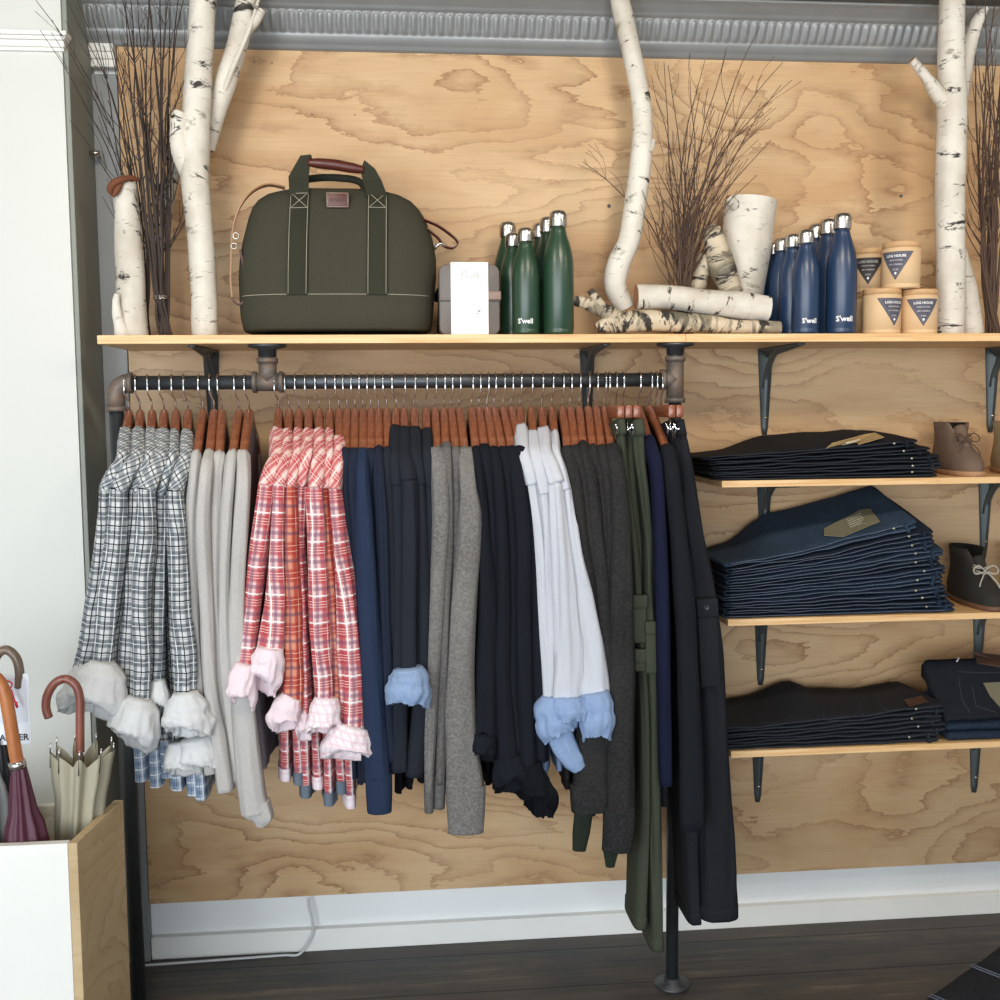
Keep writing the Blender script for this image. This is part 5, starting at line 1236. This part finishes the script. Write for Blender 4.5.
for i in range(3):
    tj, oj = front_folded(LD[i], i, 3, xd-.004*(i), xd+.34, .058, (.13, .16, .185)[i], DEN2 if i < 2 else DEN1, 80+i)
on_surface(oj, dens([(974, 653), (1000, 656), (1018, 658), (1018, 670), (1000, 668), (977, 664)]), 'leather_patch', PATCH, .003, tj, label='brown leather patch')
on_surface(oj, dens([(983, 684), (1000, 683), (1020, 682), (1020, 716), (1000, 708), (990, 697)]), 'paper_tag', PAPER2, .003, tj, label='olive kraft paper tag')
surf_line(oj, [(958, 672), (985, 673), (1010, 672)], 'yoke_seam', SEAM2, tj)
surf_line(oj, [(972, 685), (976, 706), (1000, 714)], 'pocket_stitching', SEAM2, tj)
surf_line(oj, [(958, 676), (962, 700), (972, 716)], 'side_seam', SEAM2, tj)
on_surface(oj, [(956, 662), (958.5, 658), (959.5, 659), (957, 663)], 'security_pin', WHITEP, .003, tj, label='small white pin')

# ================================================================ desert boots
def boot(px, py, Y, rz, z0, up, sole, lace, label, group, hgt=.135):
    p = at(px, py, Y); t = thing('desert_boot', (p.x, Y, z0), label, 'boot', group, rz)
    L_ = [(.010, .122, -.152, .045), (.022, .126, -.153, .0475), (.036, .126, -.147, .0475), (.050, .123, -.128, .0445), (.062, .119, -.098, .041), (.075, .115, -.072, .038), (.090, .111, -.052, .036), (.108, .110, -.040, .0365), (.124, .112, -.034, .038), (hgt, .114, -.032, .0395)]
    def ring(z, a, b_, hw, s_=1.0, vcut=0, n=40):
        rg = []; cy = (a+b_)/2; hl = (a-b_)/2
        for k in range(n):
            th = 2*math.pi*k/n; c_, q = math.cos(th), math.sin(th)
            y = cy+hl*s_*math.copysign(abs(c_)**.9, c_); taper = 1-.10*max(0, c_)-.06*max(0, -c_)
            x = hw*s_*taper*math.copysign(abs(q)**.85, q)
            zz = z-(vcut*max(0, -c_-.86)/.14 if -c_ > .86 else 0)
            rg.append(Vector((x+.004*min(0, c_)*(1 if y < 0 else 0), y, zz)))
        return rg
    R_ = [ring(*q) for q in L_[:-2]]+[ring(*L_[-2], vcut=.012), ring(*L_[-1], vcut=.032)]
    V, F, U = ringmesh(R_+[ring(hgt-.002, .114, -.032, .0395, .93, .032)], False); MB().add(V, F, U).build('upper', up, t, True)
    V, F, U = ringmesh([ring(hgt-.002, .114, -.032, .0395, .925, .030), ring(.09, .110, -.04, .035, .90), ring(.05, .11, -.05, .035, .85), ring(.03, .10, -.05, .03, .5)], False); V2 = MB().add(V, F, U); V2.F.append([3*40+k for k in range(40)]); V2.U.append([(0, 0)]*40)
    V2.build('lining', plain('dark_boot_lining', '#1b1815', .9), t, True)
    V, F, U = ringmesh([ring(.0, .124, -.154, .047), ring(.001, .128, -.158, .050), ring(.009, .129, -.159, .051), ring(.013, .128, -.158, .050), ring(.0135, .122, -.15, .044)]); MB().add(V, F, U).build('sole', sole, t, True)
    # facing flap with eyelets, tongue and tied lace
    b = MB(); b.tube([Vector((0, -.030, .124)), Vector((0, -.046, .100)), Vector((0, -.062, .082)), Vector((0, -.078, .072))], [.016, .017, .016, .010], 12, sub=3); b.V = [Vector((v.x*1.0, v.y+.006, v.z-.002)) for v in b.V]; b.build('tongue', up, t, True)
    b = MB(); kn = Vector((0, -.068, .094))
    for s_ in (-1, 1):
        b.tube([kn, Vector((s_*.018, -.072, .108)), Vector((s_*.032, -.074, .098)), Vector((s_*.026, -.076, .086)), kn+Vector((0, -.003, -.002))], .0019, 7, sub=5)
        b.tube([kn, Vector((s_*.010, -.082, .082)), Vector((s_*.022, -.094, .066)), Vector((s_*.026, -.098, .052))], .0018, 7, sub=4)
        for z, y in ((.088, -.062), (.100, -.050)): b.tube([Vector((s_*.022, y+.006, z)), Vector((0, y-.010, z-.002)), Vector((-s_*.020, y+.006, z+.006))], .0018, 7, sub=3)
    b.build('lace', lace, t, True, label='tied lace')
    return t
TANB = plain('taupe_suede', '#6d5a4b', .9, 0, .18, 30, .3, 200); TANB2 = plain('sand_suede', '#9a8769', .9, 0, .18, 30, .3, 200); DRKB = plain('charcoal_suede', '#26241f', .85, 0, .2, 30, .3, 200); DRKB2 = plain('dark_brown_suede', '#3a2e25', .85, 0, .2, 30, .3, 200)
SOLE1 = plain('crepe_sole', '#b08560', .7, 0, .15, 50); SOLE2 = plain('dark_brown_sole', '#6b4c38', .6, 0, .15, 50)
boot(955, 474, -.155, math.radians(-8), zA, TANB, SOLE1, plain('brown_lace', '#5b4535', .8), 'taupe suede desert boot next to the thin jeans pile', 'desert boots')
boot(1014, 474, -.17, math.radians(-12), zA, TANB2, SOLE1, plain('sand_lace', '#8a7557', .8), 'sand-coloured suede boot cut off by the right edge, upper shelf', 'desert boots')
boot(972, 612, -.155, math.radians(-5), zB, DRKB, SOLE2, plain('pale_lace', '#aaa698', .8), 'charcoal suede boot with pale tied laces beside the tall jeans pile', 'desert boots', .145)
boot(1030, 612, -.15, math.radians(-8), zB, DRKB2, SOLE2, plain('brown_lace2', '#4a3a2d', .8), 'dark brown boot cut off by the right edge on the middle shelf', 'desert boots', .145)

# ================================================================ umbrella bin and umbrellas
BYF = -.82; c1 = at(77, 843, BYF); BYB = -.60
for k in range(60):
    if at(123, 800, BYB).z > c1.z: BYB += .004
    else: break
c2 = at(123, 800, BYB)
bx1 = c1.x; bx0 = bx1-.78; bz = c1.z; bx2 = c2.x
bn = thing('umbrella_bin', ((bx0+bx1)/2, (BYF+BYB)/2, 0), 'white-faced plywood bin holding umbrellas in the left corner', 'bin')
T_ = .018
MB().box(bx0, bx1-T_, BYF, BYF+T_, .0, bz, .001).build('front_panel', plain('whitewashed_plywood', '#e2e0d8', .6, 0, .05, 3, .1, 30), bn, smooth=False, label='whitewashed front panel')
b = MB().box(-T_+.0003, 0, BYF, BYB, .0, bz, .001); b.V = [Vector((v.x+bx1+(bx2-bx1)*(v.y-BYF)/(BYB-BYF), v.y, v.z)) for v in b.V]
b.build('side_panel', PLY3, bn, smooth=False, label='bare plywood side panel')
MB().box(bx0, bx0+T_, BYF+T_+.0003, BYB, .0, bz, .001).build('side_panel', PLY2, bn, smooth=False)
MB().box(bx0+T_, bx1-T_, BYB-T_, BYB, .0, bz, .001).build('back_panel', PLY2, bn, smooth=False)
MB().box(bx0+T_, bx1-T_, BYF+T_+.0003, BYB-T_-.0003, .012, .03).build('bottom_panel', PLY2, bn, smooth=False)
def wood(name, a, b_): 
    M = Mat(name, a, .35); n = M.noise(M.coord('Object', (40, 40, 6)), 2, 4, .6); M.col(M.ramp(n, [(.3, a), (.7, b_)])); return M.m
def umbrella(label, hem, foot, rtab, cloth, handle, shaftpts, hr, tips=True, pleats=9, seed=1, amp=.35, collar=None, hem_jag=.03):
    """closed umbrella standing on its tip: hem and rib tips up, crook handle on top"""
    hem = Vector(hem); foot = Vector(foot); D = (foot-hem); Ln = D.length; D.normalize()
    sx = (Vector((1, 0, 0))-D*D.x).normalized(); dp = D.cross(sx)
    t = thing('umbrella', foot, label, 'umbrella', 'umbrellas in the bin'); n = 64; rings = []; rn_ = random.Random(seed)
    ph = [rn_.uniform(.75, 1.2) for _ in range(pleats)]
    for i in range(26):
        s_ = i/25; r = lerp_tab(rtab, s_*Ln); rg = []
        for k in range(n):
            a = 2*math.pi*k/n; q = (k*pleats/n) % 1; idx = int(k*pleats/n) % pleats
            tri = abs(q-.5)*2; rr = r*(1-amp*(1-tri)**.8)*(ph[idx]*(1-abs(q-.5)*2)+abs(q-.5)*2)*(1+.06*noise.noise(Vector((math.cos(a)*3+seed, math.sin(a)*3, s_*9))))
            sw = a+s_*.25
            z = hem_jag*(tri-.4)*(1-s_)**3 if hem_jag else 0
            rg.append(hem+D*(s_*Ln*.93-z)+sx*math.cos(sw)*rr+dp*math.sin(sw)*rr)
        rings.append(rg)
    V, F, U = ringmesh(rings, False); b = MB().add(V, F, U); b.build('canopy', cloth, t)
    MB().tube([hem+D*Ln*.9, foot], [.006, .004], 10).build('ferrule', STEEL, t)
    if tips:
        for q in range(pleats):
            a = 2*math.pi*q/pleats; r = lerp_tab(rtab, 0)*.93; p = hem+sx*math.cos(a)*r+dp*math.sin(a)*r-D*(hem_jag*.55)
            MB().tube([p+D*.035-(p-hem).normalized()*.002, p-D*.006, p-D*.016], [.0011, .0013, .0018], 6).build('rib_tip', STEEL, t)
    sh = [Vector(p) for p in shaftpts]
    MB().tube([hem+D*Ln*.5, hem, sh[0]], [.0045]*3, 10).build('shaft', plain('dark_shaft', '#4a3529', .5), t)
    P, Wd = crom(sh, [hr]*len(sh), 8); Wd[-1] *= .8; MB().tube(P, Wd, 14).build('crook_handle', handle, t)
    if collar: 
        a, b_ = Vector(collar[0]), Vector(collar[1]); MB().tube([a, b_], [collar[2]]*2, 14).build('metal_collar', STEEL, t)
    return t
BEIGE = plain('beige_umbrella_cloth', '#a6a08a', .75, 0, .08, 12, .2, 50); MAR = plain('maroon_umbrella_cloth', '#4c1f30', .55, 0, .15, 14, .25, 40); BLACKC = plain('black_umbrella_cloth', '#16171b', .6, 0, .1, 10); PGREY = plain('pale_grey_umbrella_cloth', '#8f9190', .7, 0, .08, 12)
UY = -.672
U = lambda px, py, Y=UY: at(px, py, Y)
umbrella('beige umbrella with reddish-brown crook handle in the corner of the bin', U(82, 757), Vector((U(82, 757).x-.07, UY, .034)), [(0, .066), (.05, .060), (.10, .053), (.25, .044), (.4, .036), (.7, .01)], BEIGE, wood('redbrown_wood', '#6b3a2c', '#8a5243'),
         [U(80, 752), U(80, 738), U(80, 715), U(80, 700), U(76, 686), U(66, 679), U(55, 683), U(47.5, 695), U(46, 708), U(49, 718)], .0088, seed=3, amp=.42)
MY = -.765
umbrella('maroon umbrella with orange-brown handle leaning at the left of the bin', U(19, 768, MY), Vector((U(40, 768, MY).x, MY, .034)), [(0, .015), (.03, .020), (.08, .026), (.13, .040), (.19, .048), (.35, .04), (.6, .01)], MAR, wood('orange_wood', '#96562c', '#b9743f'),
         [U(18, 766, MY), U(14, 745, MY), U(9, 715, MY), U(5, 695, MY), U(-2, 680, MY), U(-14, 674, MY), U(-26, 680, MY), U(-32, 695, MY)], .0125, tips=False, seed=5, amp=.3, collar=(U(18, 768, MY), U(16.5, 761, MY), .0165), hem_jag=0)
umbrella('black umbrella behind the maroon one, cut by the left edge', U(-6, 738, -.70), Vector((U(2, 738, -.70).x, -.70, .034)), [(0, .02), (.05, .028), (.2, .034), (.5, .012)], BLACKC, wood('greybrown_wood', '#5a4a3c', '#7b6857'),
         [U(-7, 738, -.70), U(-9, 712, -.70), U(-9, 690, -.70), U(-8, 668, -.70), U(-2, 654, -.70), U(7, 650, -.70), U(16, 658, -.70), U(19.5, 672, -.70), U(18.5, 688, -.70)], .0092, tips=False, seed=7, hem_jag=0)
umbrella('pale grey umbrella low at the left edge of the bin', U(-16, 780, -.735), Vector((U(-14, 780, -.735).x, -.735, .034)), [(0, .03), (.05, .045), (.2, .05), (.5, .012)], PGREY, wood('black_wood', '#222222', '#333333'),
         [U(-18, 780, -.735), U(-22, 760, -.735), U(-28, 745, -.735), U(-40, 740, -.735), U(-50, 750, -.735)], .008, tips=True, seed=9)
# hanging weather card with red ribbon
cy_ = -.775; a_, d_ = at(-48, 676, cy_-.01), at(31.5, 743, cy_-.01)
card = thing('hanging_card', ((a_.x+d_.x)/2, cy_-.01, d_.z), 'white card with red ribbon hung on the umbrellas at far left', 'card')
CARDM = plain('white_card_stock', '#dfe4ea', .5, 0, .01)
def rcard(x0, x1, z0, z1, y0, y1, r, name, mt, par):
    P = [(p[0]+(x0+x1)/2, p[1]+z0) for p in rounded(x1-x0, z1-z0, r)]
    V, F, U_ = slab_xz(P, y0, y1, .0005); return MB().add(V, F, U_).build(name, mt, par, smooth=False)
YC = -.705; a_, d_ = at(-48, 676, YC), at(31.5, 744, YC); card.location = ((a_.x+d_.x)/2, YC, d_.z)
cb = rcard(a_.x, d_.x, d_.z, a_.z, YC, YC+.0015, .006, 'card_face', CARDM, card)
e_ = at(28, 722, YC); f_ = at(-44, 681, YC)
rcard(f_.x, e_.x, e_.z, f_.z, YC-.0012, YC-.0001, .003, 'raised_panel', plain('pale_blue_card', '#d2d9e2', .5, 0, .01), cb)
textmesh('WEATHER', 9*mpp(YC), plain('black_print', '#26282c', .5), 'card_text', cb, flat(at(29, 739.8, YC-.0008)-Vector(card.location)), .0004, 'RIGHT', font_off=.0003)
b = MB()
for pl in ([(-6, 688), (4, 683), (11, 690), (16, 706)], [(-4, 684), (3, 690), (5, 706)], [(-6, 684), (6, 681), (12, 684), (8, 690), (-2, 690)], [(-6, 694), (6, 692), (13, 698), (18, 707)]):
    b.tube([at(px, py, YC-.016) for px, py in pl], .0016, 6, sub=4)
b.tube([at(16, 702, YC-.016), at(17, 708, YC-.016)], [.003, .002], 8)
b.build('red_ribbon', plain('red_ribbon_cloth', '#c92a3c', .6), card, label='red ribbon')

# ================================================================ bench corner with dark jeans, lower right
def atz(px, py, z):
    d = FWD*FPX+RIGHT*(px-500)-UP*(py-500); return CAM+d*((z-CAM.z)/d.z)
zz = .47; A_ = atz(880, 1036, zz); B_ = atz(1085, 887, zz); T = (B_-A_).normalized(); Nn = Vector((T.y, -T.x, 0))
if Nn.y > 0: Nn = -Nn
t = thing('draped_jeans', (A_+B_)/2+Nn*.12-Vector((0, 0, .012)), 'dark grey jeans lying on a low bench in the lower right corner', 'jeans')
C0 = A_+Nn*.115; C1 = B_+Nn*.115
tubecloth([C0, C0.lerp(C1, .33), C0.lerp(C1, .66), C1], [(.235, .026)]*4, 'trouser_leg', DEN4, t, 91, .03, n=48, sub=6, endin=.004, roundness=.5)
C2 = C0+Nn*.20; C3 = C1+Nn*.20
tubecloth([C2, C2.lerp(C3, .5), C3], [(.20, .026)]*3, 'trouser_leg', DEN4, t, 93, .03, n=48, sub=6, endin=.004, roundness=.5)
for k, (o_f, d_) in enumerate(((.150, .0), (.158, .0), (.30, 0), (.308, 0))):
    P = [A_+T*o_f+Nn*(q*.014+.004)+Vector((0, 0, .0135)) for q in range(16)]
    MB().tube(P, .0008, 5).build('seam', SEAM, t)
b = MB(); MB_b = .44
bm_ = thing('display_bench', ((A_+B_)/2+Nn*.3)*1.0, 'low dark wooden bench under the jeans at lower right', 'bench'); bm_.location.z = 0
ang = math.atan2(T.y, T.x); MM = Matrix.Translation(Vector(((A_.x+B_.x)/2, (A_.y+B_.y)/2, 0))+Nn*.30+T*.10) @ Matrix.Rotation(ang, 4, 'Z')
DW = plain('dark_bench_wood', '#2d2621', .5, 0, .2, 12)
b = MB().box(-.28, .30, -.22, .25, zz-.045, zz-.014, .002).xf(MM); b.build('bench_top', DW, bm_, smooth=False)
for sx_, sy_ in ((-.25, -.19), (-.25, .21), (.27, -.19), (.27, .21)):
    MB().box(sx_-.02, sx_+.02, sy_-.02, sy_+.02, 0, zz-.0455, .002).xf(MM).build('leg', DW, bm_, smooth=False)
# ================================================================ light
def area(name, loc, tgt, sx, sy, power, col):
    l = bpy.data.lights.new(name, 'AREA'); l.shape = 'RECTANGLE'; l.size = sx; l.size_y = sy; l.energy = power; l.color = col
    o = bpy.data.objects.new(name, l); COL.objects.link(o); o.location = loc
    o.rotation_euler = (Vector(tgt)-Vector(loc)).to_track_quat('-Z', 'Y').to_euler(); return o
w = bpy.data.worlds.new('world'); bpy.context.scene.world = w; w.use_nodes = True
w.node_tree.nodes['Background'].inputs[0].default_value = (.75, .85, 1, 1); w.node_tree.nodes['Background'].inputs[1].default_value = 1.0
area('shopfront_daylight', (-.7, -6.05, 1.25), (-.1, 0, .55), 4.6, 2.2, 165, (.87, .93, 1))
area('left_window_daylight', (XL+.06, -3.1, 1.35), (0, -.3, .8), 2.4, 1.9, 66, (.87, .93, 1))
for x, y, p in ((-.6, -1.55, 9), (.7, -1.55, 10), (2.0, -1.55, 9)):
    area('ceiling_track_lamp', (x, y, ZC-.06), (x+.1, 0, 1.3), .28, .28, p, (1, .86, .70))
sc = bpy.context.scene
sc.view_settings.view_transform = 'Standard'; sc.view_settings.look = 'None'; sc.view_settings.gamma = 1
sc.view_settings.exposure = 0.3; sc.view_settings.use_curve_mapping = False
